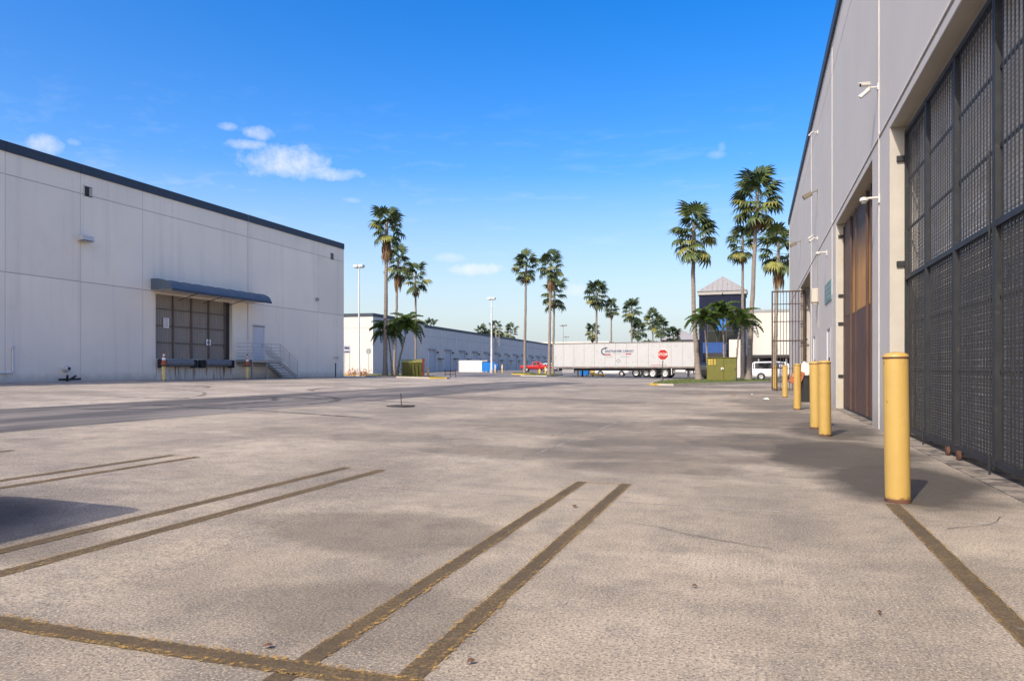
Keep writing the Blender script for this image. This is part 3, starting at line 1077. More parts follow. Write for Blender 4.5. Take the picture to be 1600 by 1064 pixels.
MB().box(-.012, -.001, -.1, .1, -1.2, -.35).build('rust_streak', 'reveal_paint', s_)

# ------------------------------------------------------------------ far warehouse across the yard
XL = -31.6
ZG = .53
wl2 = thing('warehouse', 'long off-white dock warehouse with navy parapet across the yard, awning over its dock', 'building')
JL = [4.2, 13.8, 23.29, 27.08, 30.91, 39.49, 47.48, 51.2]
LT = 11.25
DOCK = (31.8, 38.0, 1.72, 5.34)
MB().box(-80, XL - .62, 4, 51.1, .2, 10.9).build('building_core', 'core_grey', wl2)
for i in range(len(JL) - 1):
    y0, y1 = JL[i] + GAP / 2, JL[i + 1] - GAP / 2
    lo = ZG - .1
    m = MB()
    if i == 4:
        d0, d1, dz0, dz1 = DOCK
        m.box(XL - .5, XL, y0, d0, lo, Z1 - GAP / 2)
        m.box(XL - .5, XL, d1, y1, lo, Z1 - GAP / 2)
        m.box(XL - .5, XL, d0, d1, dz1, Z1 - GAP / 2)
    else:
        m.box(XL - .5, XL, y0, y1, lo, Z1 - GAP / 2)
    m.build('wall_panel', 'wall_paint_shaded', wl2)
    MB().box(XL - .5, XL, y0, y1, Z1 + GAP / 2, 9.8 - GAP / 2).build('wall_panel', 'wall_paint_shaded', wl2)
    MB().box(XL - .5, XL, y0, y1, 9.8 + GAP / 2, LT - .45).build('wall_panel', 'wall_paint_shaded', wl2)
    MB().box(XL - .49, XL - .006, JL[i + 1] - GAP / 2 + .001, JL[i + 1] + GAP / 2 - .001, lo, LT - .45).build('joint_strip', 'cam_white', wl2)
    for z in (Z1, 9.8):
        MB().box(XL - .49, XL - .022, y0, y1, z - GAP / 2 + .001, z + GAP / 2 - .001).build('joint_strip', 'joint_dark', wl2)
    MB().box(XL - .7, XL + .06, JL[i] + .005, JL[i + 1] - .005, LT - .449, LT).build('parapet_cap', 'navy_trim', wl2)
MB().tube([(XL + .03, 39.49, 3.0), (XL + .03, 39.49, LT + .02)], .03, 8).build('downpipe', 'steel_white', wl2)
MB().box(XL - .5, XL - .003, DOCK[0] + .002, DOCK[1] - .002, ZG - .1, DOCK[2]).build('dock_face', 'dock_concrete', wl2)
# dock doors: four corrugated leaves with rusty frame
dd = MB().box(XL - .30, XL - .26, DOCK[0], DOCK[1], DOCK[2], DOCK[3]).build('dock_door', 'dock_door', wl2)
for k in range(5):
    y = DOCK[0] + .05 + (DOCK[1] - .5 - DOCK[0]) * k / 4
    MB().box(XL - .255, XL - .16, y - .045, y + .045, DOCK[2] + .01, DOCK[3] - .01).build('door_post', 'dock_stile', dd)
rib = MB().box(-.02, .0, -.02, .02, DOCK[2] + .02, DOCK[3] - .02).mesh('door_rib', 'dock_door')
for k in range(44):
    y = DOCK[0] + .15 + (DOCK[1] - DOCK[0] - .65) * k / 43
    link('door_rib', rib, dd, (XL - .235, y, 0))
for z in (2.6, 3.55, 4.5):
    MB().box(XL - .234, XL - .2, DOCK[0] + .1, DOCK[1] - .45, z, z + .05).build('door_rail', 'dock_stile', dd)
MB().box(XL - .259, XL - .2, DOCK[1] - .42, DOCK[1] - .02, DOCK[2], DOCK[3] - .02).build('side_guard', 'dark_frame', dd)
# a notice on the dock door
nt_ = thing('dock_notice', 'small white notice with red print on the dock door, upper near leaf', 'sign', (XL - .19, 32.75, 3.75))
MB().box(0, .012, -.2, .2, -.28, .28).build('board', 'print_white', nt_)
for k in range(4):
    MB().box(.0121, .014, -.15, .12, .17 - k * .12, .21 - k * .12).build('text_line', 'print_red', nt_)
nt_ = thing('dock_notice', 'white round-cornered notice low on the dock door middle', 'sign', (XL - .19, 36.1, 2.75))
MB().box(0, .012, -.18, .2, -.18, .2).build('board', 'print_white', nt_)
MB().box(.0121, .014, -.1, .12, -.05, .05).build('text_line', 'print_navy', nt_)
# awning: quarter-round canvas over the dock
aw = thing('dock_awning', 'blue-grey round-fronted canvas awning above the loading dock', 'awning')
A0, A1 = 31.45, 40.0
prof = [(.02, 6.12), (.55, 6.10), (.95, 6.02), (1.25, 5.88), (1.42, 5.70), (1.5, 5.50)]
m = MB()
nb = 9
vs, fs = [], []
ny = nb * 6 + 1
for j in range(ny):
    y = A0 + (A1 - A0) * j / (ny - 1)
    ph = (j % 6) / 6
    sag = .05 * math.sin(math.pi * ph)
    for (dx, z) in prof:
        k = (z - 5.5) / .62
        vs.append((XL + dx, y, z - sag * min(1, 2.2 * k)))
np_ = len(prof)
for j in range(ny - 1):
    for i in range(np_ - 1):
        fs.append((j * np_ + i, j * np_ + i + 1, (j + 1) * np_ + i + 1, (j + 1) * np_ + i))
m.add(vs, fs)
m.build('canopy', 'awning', aw, True)
for y in (A0, A1):
    MB().add([(XL + dx, y, z) for dx, z in prof] + [(XL + .02, y, 5.50)], [tuple(range(7))]).build('end_panel', 'awning', aw)
MB().box(XL + .005, XL + 1.47, A0 + .02, A1 - .02, 5.49, 5.50).build('underside', 'soffit', aw)
MB().box(XL + 1.46, XL + 1.515, A0, A1, 5.42, 5.53).build('front_rail', 'navy_trim', aw)
for y in (33.5, 35.5, 37.5):
    MB().tube([(XL + .01, y, 5.1), (XL + 1.4, y, 5.44)], .02, 6).build('strut', 'dark_frame', aw)
# dock levellers with bumpers
for (a, b, lab) in ((32.3, 34.3, 'grey dock leveller lip with black bumpers, nearer of the two under the dock door'),
                    (35.4, 37.5, 'grey dock leveller lip with black bumpers, farther of the two under the dock door')):
    t = thing('dock_leveller', lab, 'dock leveller', (XL, (a + b) / 2, 1.5), 0, 'dock levellers below the dock door')
    h = (b - a) / 2
    MB().tube([(.18, -h, -.02), (.18, h, -.02)], .22, 14).build('lip', 'pad_grey', t, True)
    for s in (-1, 1):
        MB().bbox(.005, .30, s * (h + .03), s * (h + .40), -.30, .18, .03).build('bumper', 'black_rubber', t)


def lathe_cone(t):
    MB().bbox(-.2, .2, -.2, .2, 0, .04, .01).build('base', 'dark_frame', t)
    MB().lathe([(.145, .041), (.10, .30)], 14).build('cone_body', 'orange_cone', t, True)
    MB().lathe([(.099, .301), (.078, .44)], 14).build('reflective_band', 'white_reflect', t, True)
    MB().lathe([(.077, .441), (.066, .52)], 14).build('cone_body', 'orange_cone', t, True)
    MB().lathe([(.065, .521), (.05, .62)], 14).build('reflective_band', 'white_reflect', t, True)
    MB().lathe([(.049, .621), (.028, .78), (.02, .79)], 14).build('cone_tip', 'orange_cone', t, True)


for (x, y, s1, s2) in ((-30.0, 30.75, 'nearer', 'near'), (-30.35, 37.9, 'farther', 'far')):
    b = thing('dock_bollard', 'short pale yellow bollard under a traffic cone, %s of the two at the dock' % s1, 'bollard', (x, y, ZG), 0, 'short bollards at the dock')
    MB().lathe([(.11, -.05), (.11, .74), (.07, .78)], 16).build('post', 'pale_yellow', b, True)
    MB().lathe([(.116, .0), (.116, .03)], 16).build('collar', 'dark_frame', b)
    c = thing('traffic_cone', 'weathered orange traffic cone on the %s dock bollard' % s2, 'cone', (x, y, ZG + .78), 0, 'traffic cones at the dock')
    lathe_cone(c)

# man door, landing and stairs
md = MB().box(XL + .001, XL + .03, 40.05, 41.1, 1.73, 3.95).build('door', 'door_paint', wl2)
MB().box(XL + .001, XL + .10, 40.0, 41.15, 3.96, 4.03).build('door_hood', 'joint_dark', md)
for y in (40.0, 41.105):
    MB().box(XL + .001, XL + .05, y, y + .045, 1.73, 3.955).build('door_frame', 'steel_white', md)
MB().tube([(XL + .06, 40.95, 2.6), (XL + .06, 40.95, 2.85)], .02, 6).build('door_handle', 'steel_grey', md)
st = thing('dock_stairs', 'grey steel landing and stairs with pipe railings below the dock man door', 'stairs')
LX0, LX1 = XL + .05, XL + 1.3
MB().box(LX0, LX1, 38.3, 41.2, 1.56, 1.72).build('landing', 'steel_grey', st)
nst = 6
for k in range(nst):
    z = 1.72 - (k + 1) * (1.72 - ZG) / (nst + 1)
    y = 41.2 + k * .31
    MB().box(LX0 + .06, LX1 - .06, y + .01, y + .32, z - .04, z).build('tread', 'steel_grey', st)
for x in (LX0, LX1 - .05):
    MB().add([(x, 41.2, 1.70), (x + .05, 41.2, 1.70), (x + .05, 43.2, ZG + .1), (x, 43.2, ZG + .1), (x, 41.2, 1.42), (x + .05, 41.2, 1.42), (x + .05, 42.9, ZG), (x, 42.9, ZG)],
             [(0, 1, 2, 3), (7, 6, 5, 4), (1, 5, 6, 2), (0, 3, 7, 4), (2, 6, 7, 3), (0, 4, 5, 1)]).build('stringer', 'steel_grey', st)
for y in (38.35, 39.8):
    MB().box(LX1 - .12, LX1 - .04, y, y + .08, ZG - .03, 1.555).build('landing_leg', 'steel_grey', st)
# back plate that closes the underside
MB().box(LX0 + .1, LX0 + .12, 38.5, 41.1, 1.3, 1.55).build('bracket', 'steel_grey', st)


def rail(pts, r=.022):
    MB().tube(pts, r, 6).build('railing', 'railing_grey', st, True)


for hgt in (.22, .42, .62, .82, 1.05):
    rail([(LX1 - .03, 38.33, 1.72 + hgt), (LX1 - .03, 41.2, 1.72 + hgt), (LX1 - .03, 43.15, ZG + .1 + hgt)], .02)
    rail([(LX0 + .03, 38.33, 1.72 + hgt), (LX1 - .03, 38.33, 1.72 + hgt)], .018)
    if hgt > .5:
        rail([(LX0 + .03, 41.25, 1.72 + hgt), (LX0 + .03, 43.15, ZG + .1 + hgt)], .018)
for y, zb in ((38.33, 1.72), (39.3, 1.72), (40.25, 1.72), (41.2, 1.72), (42.2, 1.12), (43.15, ZG)):
    MB().tube([(LX1 - .03, y, zb - .05), (LX1 - .03, y, zb + 1.06 + (.1 if zb < 1.7 else 0))], .024, 6).build('railing_post', 'railing_grey', st)


# fittings on the dock warehouse
def vent(y, lab):
    t = thing('wall_vent', lab, 'vent', (XL, y, 9.98), 0, 'openings below the dock warehouse parapet')
    MB().box(.001, .02, -.22, .22, -.25, .25).build('backing', 'dark_frame', t)
    MB().box(.001, .05, -.26, -.221, -.28, .28).build('frame', 'reveal_paint', t)
    MB().box(.021, .05, .05, .2, -.2, .2).build('flap', 'reveal_paint', t)


vent(27.5, 'small square scupper below the parapet near the frame edge of the dock warehouse')
vent(49.5, 'small dark square scupper below the parapet at the far corner of the dock warehouse')
t = thing('wall_light', 'white box wall light high on the dock warehouse', 'wall light', (XL, 27.2, 7.6))
MB().add([(.0, -.32, .18), (.35, -.32, .10), (.42, -.32, -.12), (0, -.32, -.16), (.0, .32, .18), (.35, .32, .10), (.42, .32, -.12), (0, .32, -.16)],
         [(0, 1, 2, 3), (7, 6, 5, 4), (0, 4, 5, 1), (1, 5, 6, 2), (2, 6, 7, 3)]).build('housing', 'cam_white', t)
MB().box(.06, .40, -.28, .28, -.19, -.165).build('lens', 'flood_glass', t)
t = thing('wall_light', 'small round grey wall lamp near the far corner of the dock warehouse', 'wall light', (XL, 47.3, 6.4))
MB().lathe([(.10, .0), (.13, .1), (.10, .22), (.04, .26)], 12, axis='x').build('housing', 'sign_back', t, True)
MB().box(.001, .03, -.12, .12, -.14, .14).build('plate', 'cam_white', t)
t = thing('hose_outlet', 'white capped outlet low on the dock warehouse wall', 'outlet', (XL, 26.2, 1.15))
MB().lathe([(.16, .0), (.16, .12), (.11, .14), (.11, .30)], 14, axis='x').build('cap', 'cam_white', t, True)
MB().lathe([(.07, .301), (.07, .31)], 14, axis='x').build('opening', 'dark_frame', t)
t = thing('metal_scrap', 'tangle of dark pipe fittings on the ground by the dock warehouse wall', 'pipe', (XL + .35, 26.2, ZG))
for (p, q) in (((-.1, -.5, .1), (.1, .5, .12)), ((0, 0, .1), (.1, .25, .28)), ((-.05, -.1, .04), (.2, -.3, .3))):
    MB().tube([p, q], .05, 8).build('pipe', 'dark_frame', t)
t = thing('wall_pipe', 'white bent pipe low on the dock warehouse at the frame edge', 'pipe', (XL, 23.6, 0))
MB().tube([(.06, -.6, .95), (.06, -.1, .95), (.06, 0, 1.05), (.06, 0, 2.1)], .04, 8).build('pipe', 'steel_white', t, True)
MB().box(.0, .09, -.08, .08, 2.05, 2.17).build('fitting', 'steel_white', t)
t = thing('wall_speaker', 'small white twin wall fixture near the far foot of the dock warehouse', 'fixture', (XL, 49.9, 2.05))
for s in (-1, 1):
    MB().lathe([(.07, .02), (.09, .16), (.05, .22)], 10, (0, s * .17, 0), 'x').build('head', 'cam_white', t, True)
MB().box(.001, .03, -.22, .22, -.06, .06).build('plate', 'cam_white', t)
t = thing('stub_post', 'thin dark post standing at the far corner of the dock warehouse', 'post', (XL + .5, 49.2, ZG))
MB().tube([(0, 0, -.03), (0, 0, 1.0)], .045, 8).build('post', 'dark_frame', t)
MB().lathe([(.06, 1.0), (.06, 1.05)], 10).build('cap', 'dark_frame', t)

# ------------------------------------------------------------------ row of storage units behind
BX0, BY0 = -53.8, 95.2
ub = thing('storage_building', 'low white industrial row with navy parapet and many roller doors behind the palms', 'building')
ang = math.atan2(.056, 1)           # turned slightly away


def ubp(s, d=0.0):
    """point s metres along the long face, d metres out from it"""
    return (BX0 - s * math.sin(ang) + d * math.cos(ang), BY0 + s * math.cos(ang) + d * math.sin(ang))


def ubox(name, s0, s1, d0, d1, z0, z1, mat, parent=ub):
    poly = [ubp(s0, d0), ubp(s0, d1), ubp(s1, d1), ubp(s1, d0)]
    return MB().prism(poly, z0, z1).build(name, mat, parent)


ubox('wall', 0, 20, -40, 0, .1, 8.9, 'white_wall')
ubox('wall', 20.01, 165, -40, -.02, .1, 8.35, 'white_wall')
ubox('parapet_cap', -.06, 20.05, -40, .06, 8.91, 9.4, 'navy_trim')
ubox('parapet_cap', 20.06, 165, -40, .04, 8.36, 8.85, 'navy_trim')
ubox('joint_strip', -.012, 20, -.5, .004, 7.2, 7.24, 'joint_dark')
ubox('joint_strip', 20, 165, -.5, -.012, 6.85, 6.9, 'joint_dark')
for k in range(1, 9):
    ubox('joint_strip', -.013, -.001, -k * 4.5, -k * 4.5 + .03, .3, 8.9, 'joint_dark')
ubox('joint_strip', -.013, -.001, -40, 0, 7.2, 7.24, 'joint_dark')
zd = .72
for k in range(14):
    s = 23.4 + 8.15 * k
    zb = gz(*ubp(s, 2)) - .02
    d = ubox('roller_door', s - 1.55, s + 1.55, -.015, .03, zb, zb + 3.9, 'sign_grey')
    ubox('door_head', s - 1.65, s + 1.65, .031, .30, zb + 3.75, zb + 4.05, 'joint_dark', d)
    ubox('door_track', s - 1.66, s - 1.56, -.015, .08, zb, zb + 3.74, 'steel_white', d)
    ubox('door_track', s + 1.56, s + 1.66, -.015, .08, zb, zb + 3.74, 'joint_dark', d)
    s2 = s + 3.9
    e = ubox('entry_door', s2 - .5, s2 + .5, -.015, .03, zb, zb + 2.2, 'sign_grey')
    ubox('canopy', s2 - .75, s2 + .75, .0, .7, zb + 2.25, zb + 2.42, 'flood_bronze', e)
    ubox('unit_lamp', s2 - 1.4, s2 - 1.1, .0, .3, zb + 3.3, zb + 3.65, 'flood_bronze')
    ubox('downpipe', s + 4.9, s + 5.02, -.01, .09, zb, 8.3, 'steel_white')
# caged roof ladder
lad = thing('roof_ladder', 'pale caged roof ladder on the storage row beside the tall light pole', 'ladder')
sl = 63.0
for o in (-.3, .3):
    ubox('ladder_rail', sl + o - .04, sl + o + .04, .2, .28, 4.2, 10.2, 'reveal_paint', lad)
for k in range(19):
    ubox('rung', sl - .26, sl + .26, .21, .26, 4.4 + k * .3, 4.45 + k * .3, 'reveal_paint', lad)
for k in range(5):
    z = 6.5 + k * .9
    ubox('cage_hoop', sl - .5, sl + .5, .95, 1.0, z, z + .06, 'reveal_paint', lad)
    for o in (-.5, .45):
        ubox('cage_hoop', sl + o, sl + o + .05, .28, .949, z, z + .06, 'reveal_paint', lad)
for k in range(-1, 2):
    ubox('cage_bar', sl + k * .45 - .02, sl + k * .45 + .02, 1.001, 1.03, 6.5, 10.2, 'reveal_paint', lad)

# ------------------------------------------------------------------ office tower and white block at the end of the yard
tw = thing('tower_building', 'dark navy entrance tower with a grey pyramid metal roof at the end of the yard', 'building', (-4.1, 98, 0))
MB().box(-2.9, 2.9, 0, 5.8, 0, 10.8).build('wall', 'navy_wall', tw)
MB().box(-3.05, 3.05, -.15, 5.95, 10.81, 11.25).build('fascia', 'roof_metal', tw)
rf = MB().add([(-3.15, -.25, 11.26), (3.15, -.25, 11.26), (3.15, 6.05, 11.26), (-3.15, 6.05, 11.26), (0, 2.9, 13.55)], [(0, 1, 4), (1, 2, 4), (2, 3, 4), (3, 0, 4)]).build('roof', 'roof_metal', tw)
for k in range(-4, 5):
    x = k * .62
    tp = 1 - abs(x) / 3.15
    MB().tube([(x, -.26, 11.29), (x * 1.0, -.25 + 3.15 * tp * .97, 11.28 + 2.29 * tp * .97)], .02, 4).build('roof_seam', 'roof_metal', rf)
wdw = MB().box(-1.9, 1.7, -.03, -.001, 4.4, 7.8).build('window', 'navy_trim', tw)
for i in range(3):
    for j in range(2):
        MB().box(-1.82 + i * 1.2, -.72 + i * 1.2, -.045, -.031, 4.5 + j * 1.68, 6.05 + j * 1.68).build('pane', 'glass_blue' if (i, j) == (1, 1) else 'car_glass', wdw)
MB().box(-1.9, 1.1, -.05, -.001, .1, 3.6).build('entrance', 'car_glass', tw)
MB().box(.9, 2.3, -.5, -.06, 0, 4.9).build('pier', 'white_wall', tw)
MB().box(.02, .1, -.4, -.151, 10.85, 11.0).build('fascia_lamp', 'dark_frame', tw)
wb = thing('white_building', 'plain white flat-roofed block behind the parked van', 'building', (0, 100, 0))
MB().box(-1.19, 40, 0, 30, 0, 8.5).build('wall', 'white_wall', wb)
MB().box(-1.25, 40, -.06, 30, 8.51, 8.85).build('parapet_cap', 'sign_back', wb)
MB().box(-1.1, 14, -3.2, -.01, 2.55, 2.9).build('canopy', 'dark_frame', wb)
MB().box(.2, 14, -.04, -.002, 0, 2.5).build('shopfront', 'car_glass', wb)
for k in range(5):
    MB().box(.3 + k * 3.3, .5 + k * 3.3, -3.0, -2.8, 0, 2.549).build('canopy_post', 'sign_back', wb)
hb = thing('hip_roof_building', 'distant dark blue block with a grey hipped roof above the trailer', 'building', (-21.9, 228, 0))
MB().box(-6, 6, 0, 12, .0, 10.0).build('wall', 'navy_wall', hb)
MB().add([(-6.4, -.4, 10.01), (6.4, -.4, 10.01), (6.4, 12.4, 10.01), (-6.4, 12.4, 10.01), (0, 6, 13.4)], [(0, 1, 4), (1, 2, 4), (2, 3, 4), (3, 0, 4)]).build('roof', 'roof_metal', hb)
fb = thing('flat_building', 'far pale flat-roofed building showing above the end of the storage row', 'building', (-78, 300, 0))
MB().box(-34, 20, 0, 30, 0, 12.6).build('wall', 'white_wall', fb)
for k in range(16):
    MB().box(-33 + k * 3.3, -31 + k * 3.3, -.2, -.01, 10.6, 12.0).build('window', 'sign_back', fb)
lb = thing('low_building', 'far pale low building seen under the trailer', 'building', (-10, 150, 0))
MB().box(-16, 8, 0, 20, 0, 3.6).build('wall', 'white_wall', lb)
MB().box(-16.1, 8.1, -.1, 20, 3.61, 3.9).build('parapet_cap', 'navy_trim', lb)
for k in range(4):
    MB().box(-15 + k * 5.5, -12 + k * 5.5, -.05, -.002, 0, 3.2).build('roller_door', 'sign_grey', lb)


# ------------------------------------------------------------------ palms
def fan_frond(seed, nseg=16, rad=1.12, pet=1.22, spread=138, mats=('palm_green', 'palm_green_dark')):
    """costapalmate fan leaf: stalk along +Y then a pleated, drooping fan"""
    rnd = random.Random(seed)
    m = MB()
    m.cur = 0
    m.tube([(0, 0, 0), (0, pet * .5, .03), (0, pet, 0)], [.03, .022, .016], 4, False)
    hub = Vector((0, pet, 0))
    vs, fs = [], []
    for k in range(nseg):
        a0 = R(-spread + 2 * spread * k / nseg)
        a1 = R(-spread + 2 * spread * (k + 1) / nseg)
        am = (a0 + a1) / 2
        L = rad * (1 - .28 * (abs(am) / R(spread)) ** 2) * rnd.uniform(.82, 1.08)
        rj = L * .66
        def pt(a, r, up=0):
            d = -.62 * (r / rad) ** 2 * rad * (.6 + .4 * abs(math.sin(a))) + up
            return hub + Vector((math.sin(a) * r, math.cos(a) * r, d))
        p0, p1 = pt(a0, rj, -.03), pt(a1, rj, -.03)
        pm = pt(am, rj, .035)
        wob = rnd.uniform(-.06, .06)
        e0, e1 = pt(am - (a1 - a0) * .30 + wob, L * .82, -.05), pt(am + (a1 - a0) * .30 + wob, L * .82, -.05)
        tip = pt(am + wob * 1.5, L, -.20 - rnd.uniform(0, .18))
        base = len(vs)
        vs += [hub, p0, pm, p1, e0, e1, tip]
        m_ = [(0, 1, 2), (0, 2, 3), (1, 4, 2), (2, 4, 5), (2, 5, 3), (4, 6, 5)]
        fs += [tuple(base + i for i in q) for q in m_]
    m.cur = 1 if seed % 3 == 0 else 0
    m.add(vs, fs)
    return m


FR = [fan_frond(s).mesh('frond', ['palm_green', 'palm_green_dark']) for s in (1, 2, 3, 4, 6)]
FRY = [fan_frond(11).mesh('frond', ['palm_yellow', 'palm_yellow'])]
FRD = [fan_frond(21, 11, .8, .7, 70).mesh('dead_frond', ['palm_dead', 'palm_dead'])]


def trunk_mesh(h, r0, r1, lean=(0, 0), seed=0, bend=0.):
    rnd = random.Random(seed)
    pts, rad = [], []
    n = 22
    for i in range(n + 1):
        t = i / n
        x = lean[0] * t + bend * math.sin(math.pi * t)
        y = lean[1] * t
        pts.append((x + rnd.uniform(-.02, .02), y + rnd.uniform(-.02, .02), h * t - (.1 if i == 0 else 0)))
        flare = .55 * math.exp(-t * h / .5)
        rad.append((r0 + (r1 - r0) * t) * (1 + flare) * rnd.uniform(.95, 1.05))
    return MB().tube(pts, rad, 10)


def crown_plan(seed, n, s, tall):
    """frond placements: (height below top, azimuth, pitch, scale, kind)"""
    rnd = random.Random(seed)
    out = []
    for k in range(n):
        t = (k + .5) / n                      # 0 top .. 1 bottom
        az_ = k * 2.39996 + rnd.uniform(-.35, .35)
        pitch = 82 - 120 * t ** .9 + rnd.uniform(-16, 16)
        out.append((.72 * tall * t * s + rnd.uniform(-.1, .1), az_, R(pitch), s * rnd.uniform(.82, 1.12), 1 if (t > .55 and rnd.random() < .22) else 0))
    return out


def fan_palm(x, y, h, label, s=1.0, r0=.21, lean=(0, 0), bend=0., n=28, tall=2.3, skirt=1.0, seed=0, parts=True, group='tall fan palms round the yard'):
    zb = gz(x, y) + (.1 if parts else 0)
    t = thing('fan_palm', label, 'palm tree', (x, y, zb), 0, group)
    h = h - zb
    trunk_mesh(h, r0, r0 * .62, lean, seed, bend).build('trunk', 'palm_trunk', t, True)
    top = Vector((lean[0], lean[1], h))
    # sheath of old leaf bases at the heart of the crown
    MB().tube([top + Vector((0, 0, -tall * s * 1.05)), top + Vector((0, 0, -tall * s * .5)), top + Vector((0, 0, .1))], [r0 * .7, r0 * .75, r0 * .35], 9).build('crown_shaft', 'palm_trunk', t, True)
    plan = crown_plan(seed, n, s, tall)
    if parts:
        for (dz, a, p, sc, kd) in plan:
            me = (FRY if kd else FR)[0 if kd else random.randrange(len(FR))]
            link('frond', me, t, top + Vector((0, 0, -dz)), rot=Euler((p, random.uniform(-.25, .25), a)), scale=(sc, sc, sc))
    else:
        cm = MB()
        for q, (dz, a, p, sc, kd) in enumerate(plan):
            src = fan_frond(q % 5 + 1, 12)
            mt = Matrix.Translation(top + Vector((0, 0, -dz))) @ Euler((p, 0, a)).to_matrix().to_4x4() @ Matrix.Scale(sc, 4)
            cm.cur = 1 if kd else 0
            cm.add([mt @ Vector(v) for v in src.v], src.f)
        cm.build('crown', ['palm_green_dark', 'palm_yellow'], t)
    # hanging skirt of dead leaves
    if skirt:
        sk = MB()
        rnd = random.Random(seed + 5)
        z0 = h - tall * s * .85
        for k in range(int(110 * skirt)):
            a = rnd.uniform(0, 6.28)
            zz = z0 - rnd.uniform(0, .7) * skirt
            L = rnd.uniform(.6, 1.3) * skirt
            rr = r0 * .7
            ro = rr + rnd.uniform(.12, .46) * s
            c, s_n = math.cos(a), math.sin(a)
            w_ = .06
            p = Vector((lean[0], lean[1], 0))
            sk.add([p + Vector((rr * c, rr * s_n, zz)), p + Vector((ro * c - w_ * s_n, ro * s_n + w_ * c, zz - L * .5)), p + Vector((ro * c + w_ * s_n, ro * s_n - w_ * c, zz - L * .5)), p + Vector((ro * .8 * c, ro * .8 * s_n, zz - L))],
                   [(0, 1, 2), (1, 3, 2)])
        sk.build('dead_skirt', 'palm_dead', t)
    return t


fan_palm(-31.0, 57.0, 14.1, 'tallest fan palm beside the green dumpster, with a brown hanging skirt', s=.74, r0=.20, n=24, tall=1.9, skirt=1.5, seed=3, lean=(.15, 0))
fan_palm(-37.4, 70.8, 13.1, 'middle-height fan palm of the three by the green dumpster', s=.80, r0=.17, n=22, tall=1.9, skirt=1.4, seed=5, lean=(.5, 0))
fan_palm(-37.7, 76.7, 12.2, 'shortest fan palm of the three by the green dumpster', s=.80, r0=.15, n=18, tall=2.4, skirt=.7, seed=6)
fan_palm(-30.05, 94.8, 15.7, 'fan palm in the small yellow kerb ring by the red pickup', s=.92, r0=.2, n=22, tall=2.1, skirt=.7, seed=8, lean=(.2, 0))
fan_palm(-24.2, 86.3, 14.3, 'fan palm with a round brown skirt at the front end of the trailer', s=.86, r0=.19, n=22, tall=1.7, skirt=1.6, seed=9, lean=(.25, 0))
fan_palm(-25.2, 91.8, 11.6, 'shorter fan palm rising just behind the front end of the trailer', s=.9, r0=.17, n=20, tall=2.4, skirt=.5, seed=10, lean=(.2, 0))
fan_palm(-4.95, 69.1, 14.7, 'fan palm with a curved trunk between the trailer and the transformer', s=1.02, r0=.25, n=32, tall=3.0, skirt=.6, seed=12, lean=(-.45, 0), bend=-.25)
fan_palm(-.57, 70.0, 17.3, 'tallest fan palm right of the transformer with the biggest crown', s=1.18, r0=.25, n=32, tall=2.2, skirt=.9, seed=14, lean=(.75, 0))
fan_palm(-1.25, 80.0, 14.9, 'thinner fan palm just behind the tallest one by the transformer', s=.86, r0=.19, n=22, tall=2.0, skirt=.8, seed=15)
fan_palm(1.45, 62.8, 11.4, 'leaning fan palm seen through the open grille gate', s=.84, r0=.17, n=22, tall=2.2, skirt=1.5, seed=17, lean=(.35, 0))
far = [(932, 111, 13.2, .95, 'fan palm standing alone above the middle of the trailer'), (926, 150, 9.4, .8, 'small fan palm low behind the lone palm above the trailer'),
       (955, 142, 13.6, .78, 'slim fan palm second from the lone palm above the trailer'), (987, 140, 13.0, 1.0, 'full fan palm above the lettering side of the trailer'),
       (997, 160, 10.2, .95, 'low bushy fan palm beside the full one above the trailer'), (1020, 170, 13.0, 1.1, 'fan palm above the stop sign, left of a pair'),
       (1033, 185, 12.0, 1.05, 'fan palm above the stop sign, right of a pair'), (1052, 190, 10.0, 1.15, 'low fan palm beside the distant hipped roof')]
ff, nn_ = 1130., math.hypot(380, 1130)
for i, (px, yy, h, s, lab) in enumerate(far):
    x = yy * (ff * (px - 1180)) / (380 * (px - 800) + ff * ff)
    fan_palm(x, yy, h, lab, s=s, r0=.2, n=26, tall=1.9, skirt=.9, seed=30 + i, parts=False, group='far palms behind the trailer')
for i, (px, yy, h, s, lab) in enumerate([(673, 150, 13.3, 1.0, 'palm tip showing over the storage row nearest its step'), (752, 175, 13.0, 1.1, 'palm tip over the storage row left of the light pole'),
                                         (774, 168, 14.2, 1.1, 'palm tip over the storage row right behind the light pole'), (798, 180, 13.4, 1.25, 'spreading palm tip over the storage row beside the roof ladder')]):
    x = yy * (ff * (px - 1180)) / (380 * (px - 800) + ff * ff) - 14
    yy2 = yy * x / (x + 14)
    fan_palm(x, yy2, h, lab, s=s, r0=.2, n=16, tall=1.6, skirt=0, seed=50 + i, parts=False, group='palms behind the storage row')


